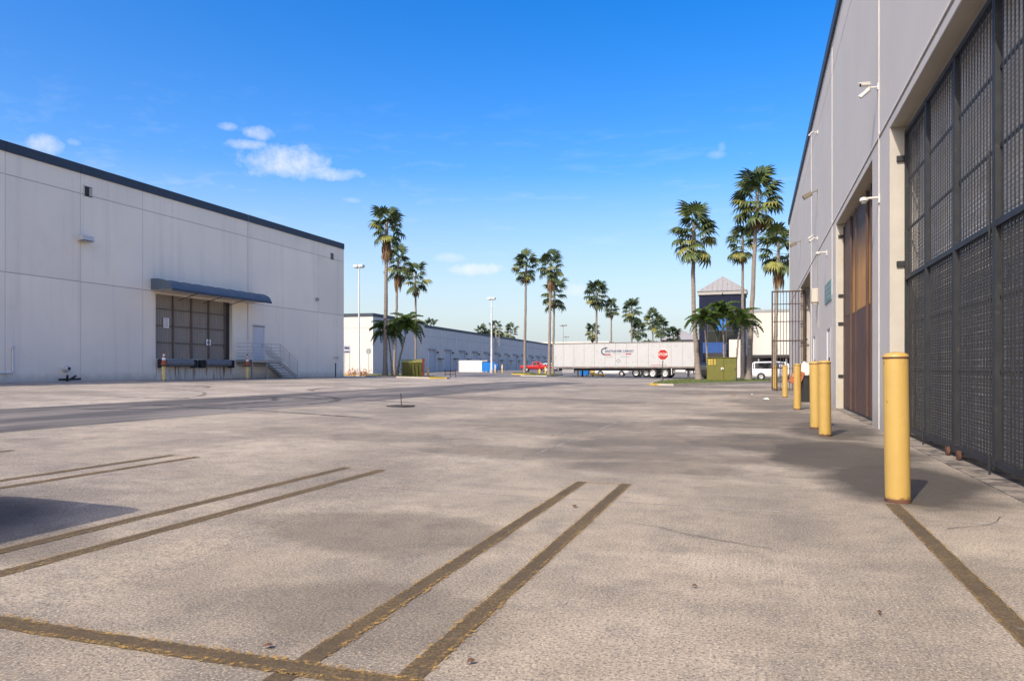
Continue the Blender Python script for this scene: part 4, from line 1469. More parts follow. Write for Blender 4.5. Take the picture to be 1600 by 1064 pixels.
def feather_frond(seed, L=1.9, n=26):
    rnd = random.Random(seed)
    m = MB()
    pts = []
    for i in range(9):
        t = i / 8
        pts.append(Vector((0, L * (t - .12 * t * t), L * (.46 * t - .98 * t ** 2.2))))
    m.tube(pts, [.03 * (1 - .8 * i / 8) + .004 for i in range(9)], 4, False)
    vs, fs = [], []
    for k in range(n):
        t = .10 + .88 * k / (n - 1)
        i = min(7, int(t * 8)); f_ = t * 8 - i
        p = pts[i].lerp(pts[i + 1], f_)
        ll = .62 * math.sin(math.pi * (.14 + .8 * t)) * L / 1.9
        for sd in (-1, 1):
            a = rnd.uniform(.45, .75)
            d1 = Vector((sd * math.cos(a), math.sin(a) * .8, rnd.uniform(-.1, .35)))
            e = p + d1 * ll * .55
            tip = e + Vector((sd * .35, .25, -.75)) * ll * .55
            w_ = Vector((0, .05, .03))
            b = len(vs)
            vs += [p - w_ * .6, p + w_ * .6, e + w_, e - w_, tip]
            fs += [(b, b + 1, b + 2, b + 3), (b + 3, b + 2, b + 4)]
    m.add(vs, fs)
    return m


FE = [feather_frond(s).mesh('frond', 'adonidia_green') for s in (1, 2, 3)]


def feather_palm(x, y, h, label, lean, s=1., n=15, seed=0):
    rnd = random.Random(seed)
    zb = gz(x, y) + .1
    t = thing('feather_palm', label, 'palm tree', (x, y, zb), 0, 'small feather palms')
    h -= zb
    trunk_mesh(h, .10, .06, lean, seed, -.1 * lean[0]).build('trunk', 'palm_trunk', t, True)
    top = Vector((lean[0], lean[1], h))
    MB().tube([top + Vector((0, 0, -.5)), top + Vector((0, 0, .15)), top + Vector((0, 0, .4))], [.07, .08, .03], 8).build('crown_shaft', 'adonidia_green', t, True)
    for k in range(n):
        tt = (k + .5) / n
        p = R(62 - 75 * tt + rnd.uniform(-10, 10))
        sc = s * rnd.uniform(.85, 1.1)
        link('frond', FE[k % 3], t, top + Vector((0, 0, .2 - .3 * tt)), rot=Euler((p, rnd.uniform(-.3, .3), k * 2.4 + rnd.uniform(-.3, .3))), scale=(sc, sc, sc))


feather_palm(-30.6, 57.6, 4.3, 'small feather palm leaning left behind the tallest palm trunk by the dumpster', (-.45, 0), .95, 22, 1)
feather_palm(-30.3, 57.9, 4.75, 'small feather palm leaning right over the green dumpster', (1.0, .1), .95, 24, 2)
feather_palm(-3.9, 66.0, 5.3, 'small feather palm left of three behind the transformer', (-.4, 0), 1.0, 19, 3)
feather_palm(-2.6, 66.5, 5.9, 'small feather palm, middle of three behind the transformer', (-.1, 0), 1.05, 20, 4)
feather_palm(-1.7, 65.8, 5.1, 'small feather palm right of three behind the transformer', (.5, 0), 1.0, 19, 5)


def leaf_mass(name, cx, cy, zc, rx, ry, rz, n, label, cat, size=.3, mat='shrub_green', zmin=0):
    rnd = random.Random(int(abs(cx * 13 + cy)))
    t = thing(name, label, cat, (cx, cy, 0))
    m = MB()
    for k in range(n):
        while True:
            p = Vector((rnd.uniform(-1, 1), rnd.uniform(-1, 1), rnd.uniform(-1, 1)))
            if .35 < p.length < 1:
                break
        p = Vector((p.x * rx, p.y * ry, zc + p.z * rz * (.75 + .25 * math.sin(p.x * 3))))
        if p.z < zmin:
            continue
        a, b = Vector((rnd.gauss(0, 1), rnd.gauss(0, 1), rnd.gauss(0, 1))).normalized(), Vector((rnd.gauss(0, 1), rnd.gauss(0, 1), rnd.gauss(0, 1))).normalized()
        sz = size * rnd.uniform(.6, 1.3)
        m.add([p - a * sz, p + b * sz * .5, p + a * sz, p - b * sz * .5], [(0, 1, 2, 3)])
    m.build('crown', mat, t)
    MB().tube([(0, 0, -.1), (.1, 0, zc * .5), (0, 0, zc)], [.2, .16, .08], 8).build('trunk', 'palm_trunk', t)
    return t


leaf_mass('far_tree', -25.2, 172, 6.0, 4.8, 3, 2.0, 1100, 'low dark tree mass above the right half of the trailer roof', 'tree', .5)
leaf_mass('far_tree', -80, 215, 11.2, 5, 4, 3.0, 1200, 'round dark tree top peeking over the end of the storage row', 'tree', .6)

# ------------------------------------------------------------------ vehicles
TYRE = MB().lathe([(.30, -.12), (.46, -.135), (.5, -.10), (.5, .10), (.46, .135), (.30, .12)], 24, axis='y').mesh('tyre', 'tyre', True)
RIM = MB().lathe([(.04, -.19), (.08, -.185), (.10, -.13), (.24, -.125), (.29, -.15), (.315, -.145), (.315, .145), (.29, .15), (.24, .125), (.10, .13), (.08, .185), (.04, .19)], 20, axis='y').mesh('rim', 'alu', True)
HOLE = None


def wheel(parent, x, y, z, r, wd=1.0):
    w_ = link('wheel', TYRE, parent, (x, y, z), scale=(r / .5, wd, r / .5))
    link('rim', RIM, w_, (0, 0, 0))
    return w_


# car: stations along x (front +x): (x, half width, sill z, belt z, top z, half width at top)
CARS = {
    'van': dict(st=[(-2.35, .80, .45, .95, 1.05, .70), (-2.30, .88, .32, 1.05, 1.72, .70), (-2.1, .92, .30, 1.08, 1.86, .72), (0, .93, .28, 1.06, 1.90, .74), (.9, .93, .28, 1.05, 1.84, .72), (1.55, .92, .28, 1.0, 1.42, .70), (2.05, .90, .30, .92, 1.02, .76), (2.35, .82, .38, .72, .80, .72), (2.42, .70, .45, .62, .66, .6)],
                win=(1, 5), axles=(-1.45, 1.5), wr=.34),
    'suv': dict(st=[(-2.25, .80, .5, .95, 1.02, .68), (-2.2, .90, .40, 1.05, 1.5, .68), (-1.9, .93, .36, 1.08, 1.68, .70), (0, .94, .34, 1.06, 1.74, .72), (.55, .94, .34, 1.05, 1.68, .70), (1.15, .93, .34, 1.04, 1.12, .78), (1.9, .91, .36, .98, 1.04, .76), (2.3, .82, .42, .78, .84, .7), (2.36, .7, .5, .7, .74, .6)],
                win=(1, 4), axles=(-1.35, 1.4), wr=.37),
    'sedan': dict(st=[(-2.3, .74, .42, .80, .86, .66), (-2.2, .86, .32, .90, .98, .70), (-1.5, .90, .28, .92, 1.04, .72), (-.8, .91, .26, .92, 1.40, .62), (.2, .91, .26, .90, 1.44, .62), (.9, .91, .26, .88, 1.12, .68), (1.2, .90, .26, .86, .94, .74), (2.0, .87, .30, .76, .80, .72), (2.3, .76, .38, .62, .66, .62)],
                  win=(2, 5), axles=(-1.4, 1.4), wr=.32),
    'pickup': dict(st=[(-2.7, .84, .55, 1.0, 1.04, .80), (-2.6, .92, .48, 1.05, 1.09, .86), (-.75, .93, .45, 1.05, 1.09, .86), (-.70, .93, .44, 1.05, 1.66, .72), (.1, .93, .44, 1.05, 1.74, .70), (.55, .93, .44, 1.05, 1.68, .70), (1.15, .92, .44, 1.04, 1.14, .78), (2.2, .90, .46, .98, 1.04, .78), (2.6, .80, .52, .8, .86, .7)],
                   win=(3, 5), axles=(-1.7, 1.65), wr=.39),
}


def car(name, kind, paint, label, loc, rz, group=None, dz=0):
    c = CARS[kind]
    t = thing(name, label, 'van' if kind == 'van' else ('pickup' if kind == 'pickup' else 'car'), (loc[0], loc[1], gz(loc[0], loc[1]) + .006), rz, group)
    st_ = c['st']
    m = MB()
    vs, fs = [], []
    for (x, w, s, b, tp, wt) in st_:
        sh = s + (b - s) * .55
        half = [(w * .90, s), (w, s + .12), (w * 1.01, sh), (w * .97, b), (wt, tp - .03), (wt * .82, tp)]
        ring = [(x, y, z) for y, z in half] + [(x, -y, z) for y, z in reversed(half)]
        vs += ring
    k = 12
    for i in range(len(st_) - 1):
        for j in range(k):
            q = (j + 1) % k
            fs.append((i * k + j, (i + 1) * k + j, (i + 1) * k + q, i * k + q))
    fs.append(tuple(range(k)))
    fs.append(tuple(reversed(range((len(st_) - 1) * k, len(st_) * k))))
    m.add(vs, fs)
    body = m.build('body', paint, t, True)
    # glass: side panes between belt and roof, windscreen and rear window
    a, b = c['win']
    for sd in (1, -1):
        for i in range(a, b):
            s0, s1 = st_[i], st_[i + 1]
            def lerp(s_, f):
                y = (s_[1] * .97) + (s_[5] - s_[1] * .97) * f
                z = s_[3] + (s_[4] - .03 - s_[3]) * f
                return y, z
            g_ = MB()
            dx = .05
            x0, x1 = s0[0] + dx, s1[0] - dx
            pts = []
            for (x, s_, f) in ((x0, s0, .08), (x1, s1, .08), (x1, s1, .88), (x0, s0, .88)):
                y, z = lerp(s_, f)
                pts.append((x, sd * (y + .008), z))
            if abs(pts[2][2] - pts[1][2]) < .08 and abs(pts[3][2] - pts[0][2]) < .08:
                continue
            g_.add(pts, [(0, 1, 2, 3) if sd < 0 else (3, 2, 1, 0)]).build('window', 'car_glass', t)
    for (i0, i1) in ((b, b + 1), (a, a - 1)):
        s0, s1 = st_[i0], st_[i1]
        if s0[4] < s1[4]:
            s0, s1 = s1, s0
        up = .012
        g_ = MB().add([(s0[0] + (s1[0] - s0[0]) * .08, s0[5] * .8, s0[4] + up - (s0[4] - s1[4]) * .06), (s0[0] + (s1[0] - s0[0]) * .08, -s0[5] * .8, s0[4] + up - (s0[4] - s1[4]) * .06),
                       (s0[0] + (s1[0] - s0[0]) * .92, -s1[5] * .86, s1[4] + up + (s0[4] - s1[4]) * .08), (s0[0] + (s1[0] - s0[0]) * .92, s1[5] * .86, s1[4] + up + (s0[4] - s1[4]) * .08)], [(0, 1, 2, 3)])
        g_.build('windscreen', 'car_glass', t)
    w0 = st_[3][1]
    for ax in c['axles']:
        for sd in (1, -1):
            MB().lathe([(c['wr'] * 1.16, -.004), (c['wr'] * 1.16, .012)], 20, (ax, sd * (w0 * 1.0) - (.004), c['wr']), 'y').build('wheel_arch', 'dark_frame', t)
            wheel(t, ax, sd * (w0 - .06), c['wr'], c['wr'], .8)
    xf, xb = st_[-2][0], st_[1][0]
    for sd in (1, -1):
        MB().bbox(xf - .12, xf + .03, sd * .50, sd * .74, st_[-2][3] - .14, st_[-2][3] + .02, .02).build('headlight', 'head_lamp', t)
        MB().bbox(xb - .05, xb + .06, sd * .66, sd * .86, st_[1][3] - .28, st_[1][3] + .0, .02).build('tail_light', 'tail_red', t)
        MB().bbox(st_[b][0] - .12, st_[b][0] + .05, sd * (w0 + .02), sd * (w0 + .2), st_[b][3] + .02, st_[b][3] + .16, .02).build('mirror', paint, t)
        for dxh in (-.55, .45):
            MB().box(dxh, dxh + .18, sd * (w0 * 1.0), sd * (w0 * 1.03), st_[3][3] - .14, st_[3][3] - .11).build('door_handle', 'dark_frame', t)
    MB().box(xf + .05, xf + .09, -.55, .55, .32, .46).build('bumper', 'dark_frame', t)
    return t


car('van', 'van', 'car_white', 'white minivan parked beyond the tallest palm, partly behind the grille gate', (2.0, 79.5), 0.02)
car('parked_car', 'suv', 'car_dark', 'dark car tucked behind the palm trunk beside the transformer', (-4.1, 74.6), R(78))
car('pickup_truck', 'pickup', 'car_red', 'red pickup truck parked beside the storage row', (-34.8, 116.5), R(12))
car('parked_car', 'sedan', 'car_white', 'white sedan beyond the front of the red pickup', (-35.2, 126), R(30))
car('parked_car', 'sedan', 'car_white', 'white car seen under the middle of the trailer', (-18.2, 96), R(4))
car('parked_van', 'van', 'car_dark', 'dark van just outside the frame whose shadow falls on the parking stall', (-5.95, .36), R(-90))

# semi trailer
tr = thing('semi_trailer', 'long white box semi trailer parked across the end of the yard', 'trailer', (-14.75, 83.5, gz(-14.5, 83.5) + .006), math.atan2(-2.2, 16.2))
TL = 8.45
MB().box(-TL, TL, .02, 2.55, 1.14, 4.05).build('box_body', 'trailer_white', tr)
ed = [-TL + 1.3 * i for i in range(14)]
for i in range(13):
    a, b = ed[i], min(ed[i + 1], TL)
    MB().box(a + .012, b - .012, .0, .019, 1.28, 3.98).build('side_panel', 'trailer_white', tr)
for i in range(1, 13):
    MB().box(ed[i] - .010, ed[i] + .010, -.012, .018, 1.28, 3.98).build('side_post', 'trailer_rail', tr)
MB().box(-TL - .01, TL + .01, -.02, .018, 3.985, 4.10).build('top_rail', 'trailer_rail', tr)
MB().box(-TL - .01, TL + .01, -.025, .018, 1.12, 1.275).build('bottom_rail', 'trailer_rail', tr)
MB().box(TL - .001, TL + .09, -.02, 2.56, .9, 4.08).build('rear_frame', 'dark_frame', tr)
rc = random.Random(3)
for i in range(18):
    x = -TL + .6 + i * .9 + rc.uniform(-.15, .15)
    MB().box(x, x + .3, -.031, -.0255, 1.17, 1.22).build('reflector', 'print_red' if i % 2 else 'sign_back', tr)
MB().box(-TL + .5, TL - .2, .35, .5, .80, 1.11).build('frame_rail', 'dark_frame', tr)
MB().box(-TL + .5, TL - .2, 2.05, 2.2, .80, 1.11).build('frame_rail', 'dark_frame', tr)
for x in (3.75, 5.15):
    for y in (.18, 2.36):
        wheel(tr, x, y, .52, .52, 1.5)
    MB().tube([(x, .1, .52), (x, 2.45, .52)], .07, 8).build('axle', 'dark_frame', tr)
MB().box(5.85, 5.9, .05, .72, .35, 1.1).build('mud_flap', 'print_white', tr)
MB().box(6.0, 7.1, .3, .5, .55, 1.0).build('bogie_box', 'trailer_rail', tr)
MB().bbox(3.0, 5.9, .62, 1.95, .55, 1.1, .04).build('suspension', 'dark_frame', tr)
for x in (2.2, 2.6, 6.4, 7.3):
    MB().tube([(x, .3, 1.1), (x + .5, .6, .6), (x + .9, .5, 1.08)], .05, 6).build('brace', 'trailer_rail', tr)
MB().tube([(6.3, .35, .75), (7.4, .35, .75)], .2, 12).build('air_tank', 'steel_white', tr, True)
MB().box(TL - .2, TL, .1, 2.45, .45, .56).build('underride_bar', 'dark_frame', tr)
for x in (TL - .25,):
    for y in (.5, 2.0):
        MB().box(x, x + .1, y, y + .1, .56, 1.1).build('underride_strut', 'dark_frame', tr)
for y in (.45, 2.0):
    MB().box(-5.6, -5.46, y, y + .14, .08, 1.1).build('landing_leg', 'dark_frame', tr)
    MB().box(-5.7, -5.36, y - .06, y + .2, .0, .08).build('landing_foot', 'dark_frame', tr)
MB().box(-7.4, -5.9, .15, .5, .55, 1.08).build('tool_box', 'sign_back', tr)
# lettering and emblem
def lettering(s, size, mat, x, z, parent=tr, y=-.004):
    o = link('lettering', text_mesh(s, size, mat, .002, size * .035), parent, (x, y, z), rot=Euler((R(90), 0, 0)))
    return o
lettering('EASTNAVER CARGO', .37, 'print_navy', -.2, 3.06)
for k, (xa, xb) in enumerate(((-1.9, -1.05), (-1.75, -1.05), (-.1, 1.15), (.1, .95), (-.9, .4))):
    zz = (2.46, 2.34, 2.46, 2.34, 2.74)[k]
    MB().box(xa, xb, -.006, -.002, zz, zz + .05).build('small_print', 'sign_back', tr)
arc = MB()
vs, fs = [], []
for i in range(17):
    a = R(60 + 230 * i / 16)
    for rr in (.44, .28):
        vs.append((-2.0 + rr * math.cos(a) * 1.0, -.004, 3.05 + rr * math.sin(a)))
for i in range(16):
    fs.append((2 * i, 2 * i + 1, 2 * i + 3, 2 * i + 2))
arc.add(vs, fs).build('emblem_arc', 'print_navy', tr)
MB().add([(-2.1, -.0045, 3.36), (-1.55, -.0045, 3.42), (-1.85, -.0045, 3.58)], [(0, 1, 2)]).build('emblem_wing', 'print_navy', tr)
MB().box(-1.95, -1.25, -.006, -.002, 2.62, 2.76).build('emblem_bar', 'print_red', tr)
MB().box(.55, 1.25, -.006, -.002, 2.68, 2.80).build('emblem_bar', 'print_red', tr)
dm = MB()
for (p, q) in (((-.25, 0), (0, .25)), ((0, .25), (.25, 0)), ((.25, 0), (0, -.25)), ((0, -.25), (-.25, 0))):
    a, b = Vector((p[0], 0, p[1])), Vector((q[0], 0, q[1]))
    o = Vector((-.3, -.005, 1.95))
    dm.add([o + a, o + b, o + b * .8, o + a * .8], [(0, 1, 2, 3)])
dm.build('placard_holder', 'print_black', tr)
lettering('53', .2, 'print_red', 5.2, 1.42)
lettering('CAUTION WIDE TURNS', .13, 'print_red', 4.2, 1.42)

# chassis trailer standing behind the box trailer
ch = thing('container_chassis', 'bare chassis trailer with bright wheels seen under the box trailer', 'trailer', (-12.5, 90.5, gz(-12.5, 90.5) + .006), 0)
for y in (.3, 2.1):
    MB().box(-6, 6, y, y + .12, .95, 1.25).build('frame_rail', 'trailer_rail', ch)
for x in (-1.6, -.35):
    for y in (.15, 2.35):
        wheel(ch, x, y, .5, .5, 1.5)
MB().box(.6, 2.2, .1, .5, .4, .95).build('tool_box', 'trailer_white', ch)
for x in (4.6,):
    for y in (.35, 2.0):
        MB().box(x, x + .14, y, y + .14, 0, .94).build('landing_leg', 'dark_frame', ch)
# odd equipment beyond the trailer
bb = thing('blue_bin', 'small bright blue bin seen under the front of the trailer', 'bin', (-21.0, 92, gz(-21, 92) + .006))
MB().add([(-.5, -.4, .1), (.5, -.4, .1), (.5, .4, .1), (-.5, .4, .1), (-.62, -.5, 1.0), (.62, -.5, 1.0), (.62, .5, 1.0), (-.62, .5, 1.0)],
         [(3, 2, 1, 0), (4, 5, 6, 7), (0, 1, 5, 4), (1, 2, 6, 5), (2, 3, 7, 6), (3, 0, 4, 7)]).build('tub', 'blue_paint', bb)
for x in (-.35, .35):
    MB().lathe([(.09, -.03), (.09, .03)], 10, (x, -.3, .09), 'y').build('caster', 'tyre', bb)
yp = thing('pallet_truck', 'yellow pallet truck seen under the trailer beside the blue bin', 'pallet truck', (-19.2, 91, gz(-19.2, 91) + .006))
for y in (-.25, .25):
    MB().bbox(-.3, 1.0, y - .08, y + .08, .12, .3, .02).build('fork', 'yellow_paint', yp)
MB().bbox(-.7, -.3, -.3, .3, .1, .7, .04).build('drive_head', 'yellow_paint', yp)
MB().tube([(-.5, 0, .7), (-.9, 0, 1.1)], .03, 6).build('tiller', 'dark_frame', yp)
for x, y in ((-.5, 0), (.85, -.25), (.85, .25)):
    MB().lathe([(.1, -.05), (.1, .05)], 12, (x, y, .1), 'y').build('wheel', 'tyre', yp)

# truck with blue container, seen from behind the transformer
bt = thing('container_truck', 'truck carrying a blue corrugated container behind the small palms', 'truck', (-4.55, 86.5, .006))
MB().box(-1.2, 1.2, 0, 6, 1.5, 4.15).build('container', 'container_blue', bt)
for k in range(9):
    MB().box(-1.12 + k * .27, -1.0 + k * .27, -.05, -.001, 2.0, 4.05).build('rib', 'container_blue', bt)
MB().box(-1.22, 1.22, -.06, .0, 4.06, 4.17).build('top_rail', 'container_blue', bt)
MB().box(-1.15, 1.15, -.4, -.07, 1.1, 2.95).build('tarpaulin', 'dark_frame', bt)
MB().box(-.6, .6, .05, 6, .8, 1.49).build('chassis', 'dark_frame', bt)
for x in (-1.0, 1.0):
    for y in (1.0, 2.2):
        w_ = wheel(bt, x, y, .5, .5, 1.4)
        w_.rotation_euler = (0, 0, R(90))
for x in (-1.0, .9):
    MB().box(x, x + .12, -.44, -.401, 1.2, 1.4).build('tail_light', 'tail_red', bt)

# ------------------------------------------------------------------ street furniture
# steel bollards
BM = MB().lathe([(.1, -.05), (.1, 1.22), (.098, 1.245)], 28)
BMm = BM.mesh('post', 'bollard_yellow', True)
CAPm = MB().lathe([(.103, 1.2455), (.103, 1.262), (.09, 1.278), (.05, 1.292), (.01, 1.297)], 28).mesh('cap', 'bollard_yellow', True)
LIPm = MB().lathe([(.1035, 1.238), (.1045, 1.245), (.1035, 1.252)], 28).mesh('cap_seam', 'rust_wheel', True)
FOOTm = MB().lathe([(.106, .0), (.106, .016), (.101, .03)], 28).mesh('rust_collar', 'rust_wheel', True)
for (x, y, lab) in ((1.17, 7.0, 'nearest yellow steel bollard with rust chips, in front of the dark folding gate'),
                    (1.13, 13.4, 'yellow bollard by the pier, front one of an overlapping pair'),
                    (1.10, 15.0, 'yellow bollard by the pier, rear one of an overlapping pair'),
                    (1.12, 21.8, 'yellow bollard just left of the black trash can'),
                    (1.12, 30.8, 'yellow bollard standing just right of the open grille gate'),
                    (1.02, 40.6, 'yellow bollard seen through the grille gate, right of two'),
                    (1.05, 46.0, 'yellow bollard seen through the grille gate, left of two')):
    b = thing('bollard', lab, 'bollard', (x, y, 0), random.uniform(0, 6), 'yellow bollards along the near warehouse')
    b.rotation_euler = (R(random.uniform(-.7, .7)), R(random.uniform(-.9, .5)), b.rotation_euler[2])
    link('post', BMm, b)
    link('cap', CAPm, b)
    link('cap_seam', LIPm, b)
    link('rust_collar', FOOTm, b)
# trash can with rubbish
tc_ = thing('trash_can', 'black trash can stuffed with rubbish beside the near warehouse wall', 'trash can', (1.70, 27.0, 0))
MB().lathe([(.24, .0), (.30, .86), (.33, .87), (.33, .92), (.29, .925)], 20).build('bin_body', 'black_rubber', tc_, True)
for a in (0, math.pi):
    MB().tube([(.32 * math.cos(a), .32 * math.sin(a) - .1, .7), (.38 * math.cos(a), .38 * math.sin(a), .72), (.32 * math.cos(a), .32 * math.sin(a) + .1, .7)], .02, 6).build('handle', 'black_rubber', tc_)
o = tag(MB().box(-.2, .2, -.02, .02, -.22, .22).build('crumpled_box', 'paper'), 'white cardboard piece sticking out of the trash can', 'cardboard')
o.location = (1.62, 26.85, 1.12); o.rotation_euler = (R(15), R(35), R(20))
MB().box(-.18, .18, -.03, -.021, -.2, -.1).build('flap', 'paper', o)
o = tag(MB().box(-.22, .16, -.04, .04, -.3, .2).build('cardboard_box', 'cardboard'), 'reddish brown cardboard hanging over the rim of the trash can', 'cardboard')
o.location = (1.40, 26.7, .88); o.rotation_euler = (R(-10), R(25), R(10))
MB().box(-.2, .05, -.06, -.041, -.1, .12).build('flap', 'flower_pink', o)
# stop sign
ss = thing('stop_sign', 'red octagonal stop sign on a thin post at the tip of the grass island', 'sign', (-6.4, 53.6, gz(-6.4, 53.6) + .1), R(6))
MB().tube([(0, .03, -.15), (0, .03, 2.4)], .036, 6).build('post', 'post_green', ss)
oc = [(.42 * math.cos(R(22.5 + 45 * k)), .42 * math.sin(R(22.5 + 45 * k))) for k in range(8)]
def oct_plate(s, y0, y1, mat, nm, z):
    m = MB()
    m.add([(x * s, y0, zz * s + z) for x, zz in oc] + [(x * s, y1, zz * s + z) for x, zz in oc], [tuple(range(8)), tuple(reversed(range(8, 16)))] + [(i, i + 8, (i + 1) % 8 + 8, (i + 1) % 8) for i in range(8)])
    return m.build(nm, mat, ss)
oct_plate(1.0, -.004, .0, 'print_white', 'sign_border', 2.02)
oct_plate(.94, -.010, -.0045, 'sign_red', 'sign_face', 2.02)
link('lettering', text_mesh('STOP', .285, 'print_white', .002, .001), ss, (0, -.013, 2.02), rot=Euler((R(90), 0, 0)))
# pad transformer
tf = thing('pad_transformer', 'olive green pad transformer cabinet on the grass island', 'transformer', (-2.65, 62.6, gz(-2.6, 62.6) + .1))
MB().box(-1.35, 1.35, -.15, 1.6, -.12, .02).build('pad', 'kerb_concrete', tf)
cb = MB().bbox(-1.2, 1.2, .06, 1.45, .02, 1.95, .03).build('cabinet', 'transformer_green', tf)
for (a, b) in ((-1.17, .17), (.19, 1.17)):
    dr_ = MB().bbox(a, b, .0, .058, .08, 1.9, .015).build('door', 'transformer_green', tf)
    MB().box(b - .12, b - .06, -.03, -.001, .9, 1.1).build('latch', 'dark_frame', dr_)
MB().box(-1.24, 1.24, -.05, 1.5, 1.955, 2.0).build('lid', 'transformer_green', tf)
for i in range(3):
    for j in range(3):
        MB().box(-1.08 + i * .24, -.9 + i * .24 - (.0 if i == 0 else .06), -.004, -.001, 1.40 + j * .16, 1.49 + j * .16).build('hazard_digit', 'yellow_paint', tf)
MB().box(-.05, .16, -.004, -.001, .98, 1.14).build('label_plate', 'paper', tf)
# green dumpster
dp = thing('dumpster', 'olive green dumpster with a dark red end beside the palms', 'dumpster', (-28.35, 57.2, gz(-28.3, 57.2) + .006), R(26))
MB().add([(-1.0, -.75, .12), (.75, -.75, .12), (.75, .75, .12), (-1.0, .75, .12), (-1.0, -.85, 1.25), (.75, -.85, 1.25), (.75, .75, 1.5), (-1.0, .75, 1.5)],
         [(3, 2, 1, 0), (4, 5, 6, 7), (0, 1, 5, 4), (1, 2, 6, 5), (2, 3, 7, 6), (3, 0, 4, 7)]).build('bin_body', 'dumpster_green', dp)
for k in range(6):
    x = -.9 + k * .31
    MB().box(x, x + .06, -.93, -.86, .15, 1.2).build('rib', 'dumpster_green', dp)
for (a, b) in ((-1.03, -.14), (-.11, .78)):
    MB().add([(a, -.9, 1.28), (b, -.9, 1.28), (b, .78, 1.53), (a, .78, 1.53), (a, -.9, 1.33), (b, -.9, 1.33), (b, .78, 1.60), (a, .78, 1.60)],
             [(3, 2, 1, 0), (4, 5, 6, 7), (0, 1, 5, 4), (1, 2, 6, 5), (2, 3, 7, 6), (3, 0, 4, 7)]).build('lid', 'dumpster_lid', dp)
MB().box(.76, .98, -.9, .85, .05, 1.66).build('end_frame', 'dumpster_side', dp)
MB().box(-1.08, -1.01, -.7, .6, .6, .78).build('fork_pocket', 'dumpster_lid', dp)
for x in (-.8, .55):
    for y in (-.6, .6):
        MB().lathe([(.06, -.03), (.06, .03)], 10, (x, y, .06), 'y').build('caster', 'tyre', dp)
# white enclosure and blue compactor bin
we = thing('trash_enclosure', 'plain white box enclosure standing in the storage row yard', 'enclosure', (-45.0, 113.5, gz(-45, 113.5)), R(26))
MB().box(-2.3, 2.3, -.12, .12, 0, 1.95).build('wall', 'print_white', we)
MB().box(-2.3, -2.06, .121, 4.0, 0, 1.95).build('wall', 'print_white', we)
MB().box(2.06, 2.3, .121, 4.0, 0, 1.95).build('wall', 'print_white', we)
MB().box(-2.05, 2.05, 3.8, 4.0, 0, 1.9).build('wall', 'print_white', we)
MB().box(-2.05, 2.05, .13, 3.79, 1.6, 1.7).build('lid', 'print_white', we)
bd = thing('dumpster', 'bright blue slant-front dumpster right of the white enclosure', 'dumpster', (-41.6, 112.2, gz(-41.6, 112.2) + .006), R(14))
MB().add([(-1.25, -.7, .1), (1.05, -.7, .1), (1.05, .9, .1), (-1.25, .9, .1), (-1.25, -.8, 1.65), (.35, -.8, 1.65), (1.35, -.8, 1.1), (-1.25, 1.0, 1.75), (.35, 1.0, 1.75), (1.35, 1.0, 1.2)],
         [(3, 2, 1, 0), (4, 5, 8, 7), (5, 6, 9, 8), (0, 1, 6, 5, 4), (1, 2, 9, 6), (2, 3, 7, 8, 9), (3, 0, 4, 7)]).build('bin_body', 'blue_paint', bd)
MB().box(-1.0, .9, -.78, -.72, .5, .6).build('rib', 'blue_paint', bd)
MB().box(-1.3, .3, -.9, 1.05, 1.77, 1.83).build('lid', 'dark_frame', bd)
for x in (-.9, .8):
    MB().lathe([(.08, -.04), (.08, .04)], 10, (x, -.5, .08), 'y').build('caster', 'tyre', bd)


# light poles
def light_pole(x, y, h, lab, r=.13, s=1.0, mat='steel_white'):
    t = thing('light_pole', lab, 'light pole', (x, y, gz(x, y) + .05), 0, 'tall yard light poles')
    h -= gz(x, y)
    MB().lathe([(.28, -.1), (.28, .45), (.22, .5)], 16).build('base', 'kerb_concrete', t)
    MB().tube([(0, 0, .45), (0, 0, h)], [r, r * .55], 12).build('pole', mat, t, True)
    MB().box(-.35 * s, .35 * s, -.05, .05, h - .06, h + .02).build('arm', mat, t)
    for sd in (-1, 1):
        hd = MB().bbox(-.42 * s, .0 if sd < 0 else .42 * s, -.32, .32, .03, .36, .05)
        MB().bbox(sd * .04 * s, sd * .62 * s, -.3, .3, h + .03, h + .36, .05).build('lamp_head', mat, t)
        MB().box(sd * .1 * s, sd * .56 * s, -.24, .24, h - .0, h + .028).build('lens', 'flood_glass', t)
    return t


light_pole(-44.0, 74.6, 12.9, 'white light pole with twin heads rising beside the dock warehouse corner')
light_pole(-39.2, 106.5, 11.9, 'white light pole in front of the storage row next to the blue dumpster', .17)
for px, yy, h, lab in ((880, 170, 11.4, 'distant thin light pole above the front of the trailer, taller of two'), (884.5, 220, 10.9, 'distant thin light pole above the front of the trailer, shorter of two')):
    x = yy * (ff * (px - 1180)) / (380 * (px - 800) + ff * ff)
    light_pole(x, yy, h, lab, .1, 1.4, 'sign_back')
